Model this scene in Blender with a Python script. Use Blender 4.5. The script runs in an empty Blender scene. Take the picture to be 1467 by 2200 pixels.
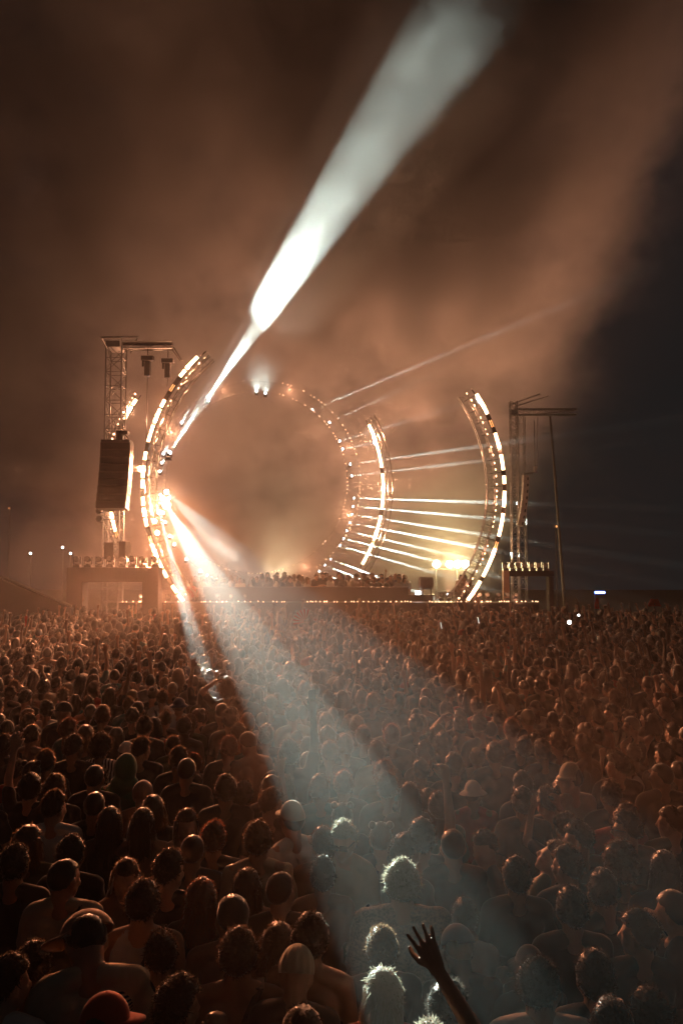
import bpy, bmesh, math, random
import numpy as np
from mathutils import Vector, Matrix, Euler
random.seed(7); rng = np.random.default_rng(7)
S = bpy.context.scene; COL = S.collection
R = math.radians
# ------------------------------------------------------------------ camera, world, exposure
CAMZ = 3.8; F = 1600.0; W0, H0 = 1467.0, 2200.0
PITCH = math.atan(90.0 / F)
cd = bpy.data.cameras.new('camera'); cam = bpy.data.objects.new('camera', cd); COL.objects.link(cam)
cd.sensor_fit = 'HORIZONTAL'; cd.sensor_width = 36; cd.lens = 36 * F / W0
cd.clip_start = 0.1; cd.clip_end = 500
cam.location = (0, 0, CAMZ); cam.rotation_euler = (R(90) + PITCH, 0, 0)
S.camera = cam
CP, SP = math.cos(PITCH), math.sin(PITCH)
def ray(px, py):
    x = (px - W0 / 2) / F; y = -(py - H0 / 2) / F
    return Vector((x, CP - y * SP, SP + y * CP))
def at(px, py, Y):
    r = ray(px, py); return Vector((r.x, r.y, r.z)) * (Y / r.y) + Vector((0, 0, CAMZ))
def px_of(p):
    x, y, z = p[0], p[1], p[2] - CAMZ
    d = y * CP + z * SP; u = z * CP - y * SP
    return W0 / 2 + F * x / d, H0 / 2 - F * u / d
w = bpy.data.worlds.new("World"); S.world = w; w.use_nodes = True
bg = w.node_tree.nodes['Background']; bg.inputs[0].default_value = (0.32, 0.62, 0.75, 1); bg.inputs[1].default_value = 0.011
S.view_settings.view_transform = 'Standard'; S.view_settings.look = 'None'; S.view_settings.exposure = 0.15
cy = S.cycles
cy.max_bounces = 4; cy.diffuse_bounces = 2; cy.glossy_bounces = 2; cy.volume_bounces = 0; cy.transmission_bounces = 2
cy.caustics_reflective = False; cy.caustics_refractive = False
cy.volume_step_rate = 1.0; cy.volume_max_steps = 160
cy.sample_clamp_indirect = 3; cy.use_denoising = True; cy.denoiser = 'OPENIMAGEDENOISE'
cy.use_light_tree = True; cy.use_adaptive_sampling = True; cy.adaptive_threshold = 0.06; cy.adaptive_min_samples = 40
WARM = (1.0, 0.41, 0.21); WHITE = (0.84, 1.0, 0.90); TEAL = (0.60, 1.0, 0.94)

# ------------------------------------------------------------------ node helper
class NT:
    def __init__(s, mat):
        mat.use_nodes = True; s.t = mat.node_tree; s.t.nodes.clear(); s.mat = mat
    def n(s, kind, **kw):
        nd = s.t.nodes.new(kind)
        for k, v in kw.items(): setattr(nd, k, v)
        return nd
    def set(s, sock, v):
        if isinstance(v, bpy.types.NodeSocket): s.t.links.new(v, sock)
        else: sock.default_value = v
    def m(s, op, a, b=0.0, c=0.0):
        nd = s.n('ShaderNodeMath', operation=op); s.set(nd.inputs[0], a); s.set(nd.inputs[1], b); s.set(nd.inputs[2], c)
        return nd.outputs[0]
    def v(s, op, a, b=(0, 0, 0), sc=None):
        nd = s.n('ShaderNodeVectorMath', operation=op); s.set(nd.inputs[0], a); s.set(nd.inputs[1], b)
        if sc is not None: s.set(nd.inputs[3], sc)
        return nd.outputs[1] if op in ('LENGTH', 'DISTANCE', 'DOT_PRODUCT') else nd.outputs[0]
    def ss(s, x, a, b, lo=0.0, hi=1.0):
        nd = s.n('ShaderNodeMapRange', interpolation_type='SMOOTHSTEP')
        s.set(nd.inputs[0], x)
        if a > b: a, b, lo, hi = b, a, hi, lo
        nd.inputs[1].default_value = a; nd.inputs[2].default_value = b; nd.inputs[3].default_value = lo; nd.inputs[4].default_value = hi
        return nd.outputs[0]
    def noise(s, vec, scale, detail=2, rough=0.5, dist=0.0):
        nd = s.n('ShaderNodeTexNoise'); s.set(nd.inputs['Vector'], vec)
        nd.inputs['Scale'].default_value = scale; nd.inputs['Detail'].default_value = detail
        nd.inputs['Roughness'].default_value = rough; nd.inputs['Distortion'].default_value = dist
        return nd.outputs[0]
def principled(name, color, rough=0.6, metal=0.0, spec=0.5, objcol=False, noise=0.0, nscale=20, bump=0.0, emit=None, estr=0.0, sheen=0.0):
    mt = bpy.data.materials.new(name); g = NT(mt)
    out = g.n('ShaderNodeOutputMaterial'); b = g.n('ShaderNodeBsdfPrincipled'); g.t.links.new(b.outputs[0], out.inputs[0])
    b.inputs['Roughness'].default_value = rough; b.inputs['Metallic'].default_value = metal
    b.inputs['Specular IOR Level'].default_value = spec
    b.inputs['Sheen Weight'].default_value = sheen
    if objcol:
        oi = g.n('ShaderNodeObjectInfo'); col = oi.outputs['Color']
    else:
        rgb = g.n('ShaderNodeRGB'); rgb.outputs[0].default_value = (*color, 1); col = rgb.outputs[0]
    if noise or bump:
        tc = g.n('ShaderNodeTexCoord'); nz = g.noise(tc.outputs['Object'], nscale, 3, 0.6)
        if noise:
            f = g.m('MULTIPLY_ADD', nz, 2 * noise, 1 - noise); col = g.v('SCALE', col, sc=f)
        if bump:
            bp = g.n('ShaderNodeBump'); bp.inputs['Strength'].default_value = bump; bp.inputs['Distance'].default_value = 0.02
            g.t.links.new(nz, bp.inputs['Height']); g.t.links.new(bp.outputs[0], b.inputs['Normal'])
    g.t.links.new(col, b.inputs['Base Color'])
    if emit:
        b.inputs['Emission Color'].default_value = (*emit, 1); b.inputs['Emission Strength'].default_value = estr
        mt.cycles.emission_sampling = 'NONE'
    return mt
M = {}
M['metal'] = principled('truss metal', (0.30, 0.29, 0.28), 0.38, 0.9, noise=0.15, nscale=6)
M['dark'] = principled('dark cladding', (0.055, 0.05, 0.048), 0.6, noise=0.25, nscale=3, bump=0.1)
M['darkmetal'] = principled('dark metal', (0.06, 0.058, 0.058), 0.42, 0.4, noise=0.2, nscale=9)
M['speaker'] = principled('speaker paint', (0.05, 0.046, 0.044), 0.55, noise=0.2, nscale=8, bump=0.15)
M['greyspk'] = principled('pale speaker paint', (0.45, 0.40, 0.36), 0.5, noise=0.15, nscale=8)
M['grille'] = principled('speaker grille', (0.03, 0.03, 0.03), 0.7)
M['blinder'] = principled('blinder lamp', (0.9, 0.7, 0.5), 0.5, emit=(1.0, 0.58, 0.30), estr=9)
M['blinderdim'] = principled('blinder lamp low', (0.9, 0.7, 0.5), 0.5, emit=(1.0, 0.40, 0.12), estr=1.4)
M['bulb'] = principled('warm bulb', (0.9, 0.7, 0.5), 0.5, emit=(1.0, 0.52, 0.26), estr=8)
M['edgebulb'] = principled('edge bulb', (0.9, 0.7, 0.5), 0.5, emit=(1.0, 0.55, 0.30), estr=3)
M['ringbulb'] = principled('ring bulb', (0.9, 0.7, 0.5), 0.5, emit=(1.0, 0.56, 0.32), estr=4.5)
M['lens'] = principled('lit white lens', (0.9, 0.9, 0.9), 0.3, emit=(0.85, 0.95, 1.0), estr=30)
M['lensoff'] = principled('unlit lens', (0.35, 0.33, 0.30), 0.15, spec=0.8)
M['flood'] = principled('flood lamp', (0.9, 0.9, 0.8), 0.4, emit=(1.0, 0.82, 0.45), estr=60)
M['matte'] = principled('matte black paint', (0.02, 0.018, 0.017), 0.95, spec=0.1)
M['deck'] = principled('stage deck', (0.05, 0.045, 0.042), 0.5, noise=0.3, nscale=2)
M['white'] = principled('white spot', (0.9, 0.9, 0.9), 0.4, emit=(1.0, 0.93, 0.85), estr=14)
M['red'] = principled('red lamp', (0.8, 0.1, 0.05), 0.4, emit=(1.0, 0.12, 0.05), estr=4)
M['blue'] = principled('blue tube', (0.1, 0.2, 0.9), 0.4, emit=(0.10, 0.22, 1.0), estr=7)
M['bluew'] = principled('blue tube core', (0.5, 0.6, 0.9), 0.4, emit=(0.55, 0.65, 1.0), estr=9)

# ------------------------------------------------------------------ haze
def haze_box(lo, hi, step, label, dens, color=(0.96, 0.95, 0.94), g_=0.05):
    (x0, y0, z0), (x1, y1, z1) = lo, hi
    me = bpy.data.meshes.new('haze')
    vs = [(x, y, z) for z in (z0, z1) for y in (y0, y1) for x in (x0, x1)]
    me.from_pydata(vs, [], [(0, 2, 3, 1), (4, 5, 7, 6), (0, 1, 5, 4), (2, 6, 7, 3), (0, 4, 6, 2), (1, 3, 7, 5)])
    o = bpy.data.objects.new('haze', me); COL.objects.link(o)
    mt = bpy.data.materials.new('haze'); g = NT(mt); me.materials.append(mt)
    out = g.n('ShaderNodeOutputMaterial'); pv = g.n('ShaderNodeVolumePrincipled')
    g.t.links.new(pv.outputs[0], out.inputs['Volume'])
    pv.inputs['Color'].default_value = (*color, 1); pv.inputs['Anisotropy'].default_value = g_
    if callable(dens):
        P = g.n('ShaderNodeTexCoord').outputs['Object']
        sep = g.n('ShaderNodeSeparateXYZ'); g.t.links.new(P, sep.inputs[0])
        g.t.links.new(dens(g, P, *sep.outputs), pv.inputs['Density'])
        mt.cycles.volume_step_rate = step / ((x1 - x0 + y1 - y0 + z1 - z0) / 3 / 10) 
    else:
        pv.inputs['Density'].default_value = dens; mt.cycles.homogeneous_volume = True
    o['kind'] = 'stuff'; o['label'] = label; o.display_type = 'WIRE'
    return o
def blobs(g, P, wob, d, bl):
    for c, r, amt in bl:
        L = g.m('ADD', g.v('LENGTH', g.v('DIVIDE', g.v('SUBTRACT', P, tuple(c)), tuple(r))), wob)
        d = g.m('MULTIPLY_ADD', g.ss(L, 1.0, 0.30), amt, d)
    return d
def along(g, P, A, B, r0, r1):
    """distance from the line A-B over a radius growing from r0 to r1, and the way along it (0-1)"""
    A = Vector(A); D = Vector(B) - A; L = D.length; D.normalize()
    q = g.v('SUBTRACT', P, tuple(A)); t = g.m('DIVIDE', g.v('DOT_PRODUCT', q, tuple(D)), L)
    tc = g.n('ShaderNodeClamp'); g.set(tc.inputs[0], t); tc = tc.outputs[0]
    dd = g.v('LENGTH', g.v('SUBTRACT', q, g.v('SCALE', tuple(D), sc=g.m('MULTIPLY', tc, L))))
    return g.m('DIVIDE', dd, g.m('MULTIPLY_ADD', tc, r1 - r0, r0)), t
def plume(g, P, X, Y, Z):
    N1 = g.noise(g.v('ADD', g.v('MULTIPLY', P, (1, 0.6, 1.3)), SEED), 0.135, 4, 0.60)
    N2 = g.noise(P, 0.62, 2, 0.65)
    n = g.m('MULTIPLY_ADD', N2, 0.30, g.m('SUBTRACT', N1, 0.15))
    n = g.m('ADD', n, g.ss(g.v('LENGTH', g.v('DIVIDE', g.v('SUBTRACT', P, tuple(at(880, 600, 38))), (9, 12, 11))), 1.0, 0.0, 0.0, 0.10))
    n = g.m('ADD', n, g.ss(g.v('LENGTH', g.v('DIVIDE', g.v('SUBTRACT', P, tuple(at(1000, 60, 38))), (11, 14, 10))), 1.0, 0.0, 0.0, 0.12))
    n = g.m('ADD', n, g.ss(g.v('LENGTH', g.v('DIVIDE', g.v('SUBTRACT', P, tuple(at(150, 900, 38))), (9, 12, 7))), 1.0, 0.0, 0.0, 0.08))
    cloud = g.ss(n, 0.40, 0.63, 0.12, 1.25)
    edge = g.m('SUBTRACT', X, g.m('MULTIPLY', Z, 0.36))     # the plume leans right and leaves the right-hand sky clear
    edge = g.m('ADD', edge, g.m('MULTIPLY', g.m('SUBTRACT', n, 0.5), 16.0))
    d = g.m('MULTIPLY', cloud, g.ss(edge, 9.5, 1.5))
    d = g.m('MULTIPLY', d, g.ss(g.m('ADD', Y, g.m('MULTIPLY', Z, 0.35)), 36, 41)); d = g.m('MULTIPLY', d, g.ss(Y, 48, 43)); d = g.m('MULTIPLY', d, g.ss(Z, 0.5, 3.5))
    d = g.m('MULTIPLY', d, g.ss(Z, 8, 24, 0.20, 0.40))
    wob = g.m('MULTIPLY', g.m('SUBTRACT', N2, 0.5), 2.2)
    # drifting bank of denser smoke that the big beam crosses
    rr, t = along(g, P, at(630, 630, 27.5), at(985, 60, 19.5), 1.7, 2.6)
    bank = g.m('MULTIPLY', g.ss(g.m('ADD', rr, g.m('MULTIPLY', wob, 0.25)), 1.15, 0.75), g.ss(N2, 0.32, 0.70, 0.15, 1.8))
    bank = g.m('MULTIPLY', bank, g.ss(g.m('ADD', t, g.m('MULTIPLY', wob, 0.06)), 0.0, 0.35, 1.5, 0.9))
    bank = g.m('MULTIPLY', bank, g.ss(g.m('ADD', t, g.m('MULTIPLY', wob, 0.08)), 1.10, 0.84))
    d = g.m('MULTIPLY_ADD', bank, 0.30, d)
    return blobs(g, P, wob, d, [
        (at(565, 795, 33), (1.0, 1.3, 0.9), 0.35), (at(480, 1185, 33), (0.9, 1.3, 1.2), 0.25), (at(840, 1050, 37), (7.0, 3.6, 5.6), 0.045)])
SEED = (3.0, 1.0, 7.0)
CS = at(348, 1068, 30.6)
def crowd_smoke(g, P, X, Y, Z):
    N1 = g.noise(P, 0.34, 3, 0.64)
    gl = g.m('MULTIPLY', g.ss(Z, 6.4, 2.0), g.ss(Y, 5.0, 17.0))
    gl = g.m('MULTIPLY', gl, g.ss(N1, 0.34, 0.68, 0.15, 1.4))
    gl = g.m('MULTIPLY', gl, g.ss(X, 7, -2, 0.10, 1.0)); gl = g.m('MULTIPLY', gl, g.ss(X, -16, -12)); gl = g.m('MULTIPLY', gl, g.ss(Y, 36, 32))
    d = g.m('MULTIPLY', gl, 0.014)
    wob = g.m('MULTIPLY', g.m('SUBTRACT', N1, 0.5), 1.2)
    rr, t = along(g, P, CS, at(772, 1800, 4.6), 0.85, 0.95)
    bk = g.m('MULTIPLY', g.ss(g.m('ADD', rr, wob), 1.2, 0.5), g.ss(t, 0.15, 0.50, 0.8, 3.2)); bk = g.m('MULTIPLY', bk, g.ss(t, 0.95, 0.62, 0.24, 1.0))
    d = g.m('MULTIPLY_ADD', bk, 0.011, d)
    rr, t = along(g, P, CS, at(1120, 1810, 3.9), 0.8, 1.4)
    bk = g.m('MULTIPLY', g.ss(g.m('ADD', rr, wob), 1.2, 0.5), g.ss(t, 0.55, 0.88))
    return g.m('MULTIPLY_ADD', bk, 0.017, d)
def near_smoke(g, P, X, Y, Z):
    N1 = g.noise(P, 0.9, 3, 0.6)
    wob = g.m('MULTIPLY', g.m('SUBTRACT', N1, 0.5), 1.3)
    d = g.m('MULTIPLY', g.ss(X, 4.0, 2.6), g.ss(Z, 3.5, 2.7)); d = g.m('MULTIPLY', d, g.ss(Z, 1.0, 1.7)); d = g.m('MULTIPLY', d, g.ss(X, -1.2, 0.2)); d = g.m('MULTIPLY', d, g.ss(Y, 9.4, 7.4))
    d = g.m('MULTIPLY', g.m('MULTIPLY', d, g.ss(Y, 2.4, 3.2)), g.ss(N1, 0.3, 0.7, 0.004, 0.030))
    return blobs(g, P, wob, d, [])
haze_box((-46, -5, -1), (46, 82, 44), 9, 'thin even haze over the whole festival field', 0.0009)
haze_box((-30, 15, 0.4), (26, 49, 40), 3.4, 'large drifting smoke plume rising behind and above the stage', plume)
haze_box((-16, 5, 0.0), (9, 36, 7.0), 1.8, 'low smoke hanging over the middle of the crowd', crowd_smoke)
haze_box((-1.2, 2.4, 1.0), (4.0, 9.5, 3.5), 0.9, 'small puffs of smoke above the nearest people', near_smoke)

# ------------------------------------------------------------------ object helpers
def link(o, parent=None):
    COL.objects.link(o)
    if parent is not None: o.parent = parent
    return o
def tag(o, label=None, cat=None, group=None, kind=None):
    if label: o['label'] = label
    if cat: o['category'] = cat
    if group: o['group'] = group
    if kind: o['kind'] = kind
    return o
def empty(name, loc, label, cat, group=None, rz=0):
    o = bpy.data.objects.new(name, None); o.location = loc; o.rotation_euler = (0, 0, rz); o.empty_display_size = 0.2
    link(o); return tag(o, label, cat, group)
class MB:
    def __init__(s): s.v = []; s.f = []
    def box(s, c, d, rot=None):
        c = Vector(c); b = len(s.v)
        for sz in (-.5, .5):
            for sy in (-.5, .5):
                for sx in (-.5, .5):
                    p = Vector((sx * d[0], sy * d[1], sz * d[2]))
                    if rot is not None: p = rot @ p
                    s.v.append(tuple(c + p))
        s.f += [tuple(b + i for i in q) for q in ((0, 2, 3, 1), (4, 5, 7, 6), (0, 1, 5, 4), (2, 6, 7, 3), (0, 4, 6, 2), (1, 3, 7, 5))]
        return s
    def tube(s, a, b, r0, r1=None, n=6, cap=True):
        a = Vector(a); b = Vector(b); r1 = r0 if r1 is None else r1
        d = (b - a); 
        if d.length < 1e-6: return s
        d.normalize(); u = d.orthogonal().normalized(); v = d.cross(u); k = len(s.v)
        for p, r in ((a, r0), (b, r1)):
            for i in range(n):
                t = 2 * math.pi * i / n; s.v.append(tuple(p + (u * math.cos(t) + v * math.sin(t)) * r))
        for i in range(n):
            j = (i + 1) % n; s.f.append((k + i, k + j, k + n + j, k + n + i))
        if cap:
            s.f.append(tuple(k + i for i in reversed(range(n)))); s.f.append(tuple(k + n + i for i in range(n)))
        return s
    def path(s, pts, r, n=6):
        for a, b in zip(pts[:-1], pts[1:]): s.tube(a, b, r, n=n)
        return s
    def ball(s, c, r, seg=8, rings=5):
        if not hasattr(r, '__len__'): r = (r, r, r)
        k = len(s.v); c = Vector(c)
        s.v.append((c.x, c.y, c.z + r[2]))
        for i in range(1, rings):
            ph = math.pi * i / rings
            for j in range(seg):
                t = 2 * math.pi * j / seg
                s.v.append((c.x + r[0] * math.sin(ph) * math.cos(t), c.y + r[1] * math.sin(ph) * math.sin(t), c.z + r[2] * math.cos(ph)))
        s.v.append((c.x, c.y, c.z - r[2])); e = len(s.v) - 1
        for j in range(seg): s.f.append((k, k + 1 + j, k + 1 + (j + 1) % seg))
        for i in range(rings - 2):
            for j in range(seg):
                a = k + 1 + i * seg + j; b = k + 1 + i * seg + (j + 1) % seg
                s.f.append((a, a + seg, b + seg, b))
        o = k + 1 + (rings - 2) * seg
        for j in range(seg): s.f.append((o + j, e, o + (j + 1) % seg))
        return s
    def cyl_y(s, c, r, ln, n=12): return s.tube((c[0], c[1] - ln / 2, c[2]), (c[0], c[1] + ln / 2, c[2]), r, n=n)
    def mesh(s, name, mat, smooth=False):
        me = bpy.data.meshes.new(name); me.from_pydata(s.v, [], s.f)
        if mat is not None: me.materials.append(M[mat] if isinstance(mat, str) else mat)
        if smooth: me.polygons.foreach_set('use_smooth', [True] * len(me.polygons))
        me.update(); return me
    def build(s, name, mat, parent=None, smooth=False):
        return link(bpy.data.objects.new(name, s.mesh(name, mat, smooth)), parent)
def truss(mb, pts, frame, wdt, r=0.025, rb=0.013, four=True, every=1):
    """box truss through pts; frame(i)->(u,v) unit vectors across it"""
    ch = []
    for i, p in enumerate(pts):
        u, v = frame(i); h = wdt / 2
        ch.append([Vector(p) + u * sx * h + v * sy * h for sx, sy in ((-1, -1), (1, -1), (1, 1), (-1, 1))])
    for k in range(4): mb.path([c[k] for c in ch], r, 5)
    for i in range(0, len(pts) - 1, every):
        for k in range(4):
            a, b = (k, (k + 1) % 4) if (i + k) % 2 else ((k + 1) % 4, k)
            mb.tube(ch[i][a], ch[i + 1][b], rb, n=4, cap=False); mb.tube(ch[i][k], ch[i][(k + 1) % 4], rb, n=4, cap=False)
def point(name, loc, energy, color, radius, parent=None):
    l = bpy.data.lights.new(name, 'POINT'); l.energy = energy; l.color = color; l.shadow_soft_size = radius
    o = bpy.data.objects.new(name, l); o.location = loc; return link(o, parent)
def spot(name, loc, target, energy, color, deg, blend=0.4, radius=0.03, parent=None):
    l = bpy.data.lights.new(name, 'SPOT'); l.energy = energy; l.color = color; l.shadow_soft_size = radius
    l.spot_size = R(deg); l.spot_blend = blend
    o = bpy.data.objects.new(name, l); o.location = loc
    o.rotation_euler = (Vector(target) - Vector(loc)).to_track_quat('-Z', 'Y').to_euler(); return link(o, parent)

# ------------------------------------------------------------------ setting
g_ = MB(); g_.box((0, 38, -0.25), (88, 82, 0.5)); ground = g_.build('ground', principled('trampled grass', (0.05, 0.055, 0.03), 0.9, noise=0.5, nscale=1.5, bump=0.4)); ground['kind'] = 'structure'; ground['label'] = 'trampled dark grass field under the crowd'
# ------------------------------------------------------------------ stage
YP = 31.0
def zat(py, Y): return at(700, py, Y).z
def xat(px, Y): return (px - W0 / 2) / F * Y * (1 + 0.003)
st = empty('stage', (-0.5, 33, 0), 'long dark stage platform between the two lighting towers, lined with small lamps', 'stage')
def child(mb, name, mat, parent, smooth=False):
    o = mb.build(name, mat, None, smooth); o.parent = parent; o.matrix_parent_inverse = Matrix.Translation(-parent.location) if parent.rotation_euler.z == 0 else parent.matrix_world.inverted(); return o
zl = zat(1292, YP)
zt = zat(1264, YP)
xl, xr = xat(255, YP), xat(1155, YP)
m = MB(); m.box(((xl + xr) / 2, YP + 0.45, zl / 2 - 0.03), (xr - xl, 0.9, zl - 0.06))
m.box(((xat(430, YP) + xat(880, YP)) / 2, YP + 1.2, zt / 2), (xat(880, YP) - xat(430, YP), 0.5, zt))
child(m, 'front_wall', 'deck', st)
m = MB(); m.box(((xl + xr) / 2, YP + 5.0, 0.5), (xr - xl, 7.0, 1.0)); child(m, 'deck', 'deck', st)
m = MB()
for i in range(26):
    x = xl + (xr - xl) * (i + .5) / 26; m.box((x, YP - 0.012, zl / 2 - 0.1), (0.03, 0.02, zl - 0.3))
m.box(((xl + xr) / 2, YP - 0.02, zl - 0.13), (xr - xl, 0.03, 0.03)); child(m, 'wall_trim', 'darkmetal', st)
lamps = [268,276,290,303,306,308,330,340,359,386,436,441,444,454,468,480,489,514,528,540,556,567,588,596,607,612, 661,668,672,679,688,697,702,718,724,742,755,760,768,780,791,803,812,828,838,850,861,869,874,881, 921,926,934,941,958,967,980,988,999,1018,1024,1032,1043,1046,1051,1070,1074,1080,1085,1089,1106,1117,1125,1140,1147,1151]
lm = MB().ball((0, 0, 0), 0.027, 8, 5).mesh('edge_lamp', 'edgebulb')
for px in lamps:
    o = bpy.data.objects.new('edge_lamp', lm); o.location = (xat(px, YP), YP - 0.03, zl - 0.01 + random.uniform(-.01, .01)); o.location -= st.location
    link(o, st)
# warm footlight wash along the platform edge: real lamps behind the bulbs
for px, e in ((300, 22), (480, 8), (700, 6), (850, 6), (1030, 10), (1110, 8)):
    point('footlight_glow', (Vector((xat(px, YP), YP - 0.12, zl + 0.05)) - st.location), e, WARM, 0.05, st)
# DJ desk, equipment and barrier on the platform
tb = empty('equipment_table', (xat(893, 32.4), 32.4, 1.0), 'dark equipment table with small lit screens right of the stage guests', 'table')
m = MB(); m.box((0, 0, 1.02), (1.5, 0.6, 0.05)); m.box((0, 0.02, 0.5), (1.4, 0.5, 0.98)); m.build('table_body', 'darkmetal', tb)
for dx in (-0.38, 0.05):
    m = MB(); m.box((dx, -0.2, 1.13), (0.22, 0.02, 0.15)); m.build('screen', M['white'] if dx > 0 else M['lensoff'], tb)
dr = empty('follow_spot', (xat(912, 32.0), 32.0, 1.0), 'large round follow spot on a stand right of the equipment table', 'spotlight')
m = MB(); m.tube((-.22, 0, 1.55), (.3, 0.1, 1.55), .27, .25, 16); m.build('drum', 'dark', dr, True)
m = MB()
for k in range(5): m.box((-.235, -.1 + k * .05, 1.55), (.01, .02, .34 - abs(k - 2) * .06))
m.build('vent', 'greyspk', dr)
m = MB(); m.tube((-.12, 0, 0), (-.12, 0, 1.3), .03); m.tube((.25, 0, 0), (.25, 0, 1.4), .03); m.tube((-.12, 0, .05), (.25, 0, .05), .03); m.build('stand', 'darkmetal', dr)
br = empty('crowd_barrier', (xat(957, 31.9), 31.9, 1.0), 'metal crowd barrier with close upright bars on the stage', 'barrier')
m = MB(); wd = .45
m.path([(-wd, 0, 0), (-wd, 0, 1.15), (wd, 0, 1.15), (wd, 0, 0)], .022)
m.tube((-wd, 0, .12), (wd, 0, .12), .018); m.build('frame', 'metal', br)
m = MB()
for i in range(15): m.tube((-wd + (i + 1) * 2 * wd / 16, 0, .12), (-wd + (i + 1) * 2 * wd / 16, 0, 1.15), .009, n=4)
m.build('bars', 'metal', br)

# ------------------------------------------------------------------ moving heads
def mh_meshes():
    a = MB(); a.box((0, 0, .05), (.30, .26, .10)); a.tube((0, 0, .10), (0, 0, .14), .10, n=12)
    y = MB(); y.box((-.155, 0, .30), (.035, .10, .34)); y.box((.155, 0, .30), (.035, .10, .34)); y.box((0, 0, .145), (.34, .10, .03))
    h = MB(); h.tube((0, 0, -.10), (0, 0, .03), .07, .12, 12); h.tube((0, 0, .03), (0, 0, .17), .12, .125, 14)
    l = MB(); l.tube((0, 0, .171), (0, 0, .18), .105, .10, 14)
    return a.mesh('base', 'darkmetal'), y.mesh('yoke', 'darkmetal'), h.mesh('head', 'dark'), l.mesh('lens', 'lensoff'), l.mesh('lens', 'lens')
MH = mh_meshes()
def moving_head(loc, aim, label, group, lit=False, scale=1.0, beam=None, hang=False):
    t = empty('moving_head_light', loc, label, 'stage light', group); t.scale = (scale,) * 3
    if hang: t.rotation_euler = (math.pi, 0, 0)
    link(bpy.data.objects.new('base', MH[0]), t); link(bpy.data.objects.new('yoke', MH[1]), t)
    h = link(bpy.data.objects.new('head', MH[2]), t); h.location = (0, 0, .34)
    d = Vector(aim)
    if hang: d = Matrix.Rotation(math.pi, 3, 'X') @ d
    h.rotation_euler = d.to_track_quat('Z', 'Y').to_euler()
    link(bpy.data.objects.new('lens', MH[4] if lit else MH[3]), h)
    if beam:
        e, col, deg, bl = beam
        l = bpy.data.lights.new('beam', 'SPOT'); l.energy = e; l.color = col; l.spot_size = R(deg); l.spot_blend = bl; l.shadow_soft_size = .03
        lo = link(bpy.data.objects.new('beam', l), h); lo.location = (0, 0, .21); lo.rotation_euler = (math.pi, 0, 0)
    return t

# ------------------------------------------------------------------ portals with lights on top
def portal(x0, x1, ztop, Y, th, label, n, glabel):
    t = empty('stage_portal', ((x0 + x1) / 2, Y, 0), label, 'portal')
    W = x1 - x0
    m = MB(); m.box((0, 0, ztop - th / 2), (W, .7, th)); m.build('lintel', 'dark', t)
    for s in (-1, 1):
        m = MB(); m.box((s * (W / 2 - .3), 0, (ztop - th) / 2), (.6, .66, ztop - th)); m.build('leg', 'dark', t)
    return t
Yg = 28.6
portal(xat(154, Yg), xat(347, Yg), zat(1219, Yg), Yg, zat(1219, Yg) - zat(1250, Yg), 'dark clad portal at the left end of the stage carrying eight lights', 8, '')
zp = zat(1219, Yg)
places = ['outermost on the left', 'second from the left', 'third from the left', 'fourth from the left', 'fifth from the left', 'sixth from the left', 'seventh from the left', 'last before the arch']
for i, px in enumerate((170, 194, 218, 241, 267, 288, 311, 336)):
    moving_head((xat(px, Yg), Yg - .05, zp + .002), (random.uniform(-.2, .2), -1, .15 + random.uniform(-.1, .25)), 'moving head light %s on top of the dark left portal' % places[i], 'moving head lights on the left portal', scale=.86)
Yq = 33.0
t = empty('light_platform', (xat(1135, Yq), Yq, 0), 'dim clad platform with one reddish pillar right of the right light arch', 'platform')
m = MB(); m.box((0, 0.6, zat(1227, Yq) - .12), (xat(1190, Yq) - xat(1080, Yq), .8, .24)); m.build('shelf', 'matte', t)
m = MB(); m.box((xat(1084, Yq) - xat(1135, Yq), 0, zat(1226, Yq) / 2), (.26, .26, zat(1226, Yq))); m.build('pillar', principled('pillar cloth', (.35, .2, .13), .7, noise=.2), t)
m = MB(); m.box((xat(1186, Yq) - xat(1135, Yq), .6, zat(1240, Yq) / 2), (.2, .5, zat(1240, Yq))); m.build('leg', 'matte', t)
for i, px in enumerate((1089, 1104, 1118, 1132, 1147, 1162, 1177)):
    moving_head((xat(px, Yq), Yq + .5, zat(1227, Yq) + .002), (-.3, -.6, -.2), 'moving head light on the dim right platform, number %s from its pillar' % ['one', 'two', 'three', 'four', 'five', 'six', 'seven'][i], 'moving head lights on the right platform', scale=.8)
for i, px in enumerate((302, 330, 360, 380, 402, 436, 466, 497, 528)):
    moving_head((xat(px, YP), YP + .35, zl + .002), (random.uniform(-.4, .1), -1, -.1), 'small moving head light on the left stage edge, ' + ['leftmost in the row', 'second in the row', 'third in the row', 'beside the foot of the light arch', 'fifth in the row', 'inside the pale beam', 'seventh in the row', 'eighth in the row', 'last before the parapet'][i], 'moving head lights on the stage edge', scale=.62)
for i, px in enumerate((948, 966, 990, 1014, 1030, 1048, 1071, 1090, 1107)):
    moving_head((xat(px, YP), YP + .35, zl + .002), (random.uniform(-.1, .4), -1, .1), 'small moving head light on the right stage edge, ' + ['left of the barrier middle', 'below the barrier', 'third in the row', 'left of the arch foot', 'right of the arch foot', 'sixth in the row', 'seventh in the row', 'eighth in the row', 'rightmost in the row'][i], 'moving head lights on the stage edge', scale=.72)

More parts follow.
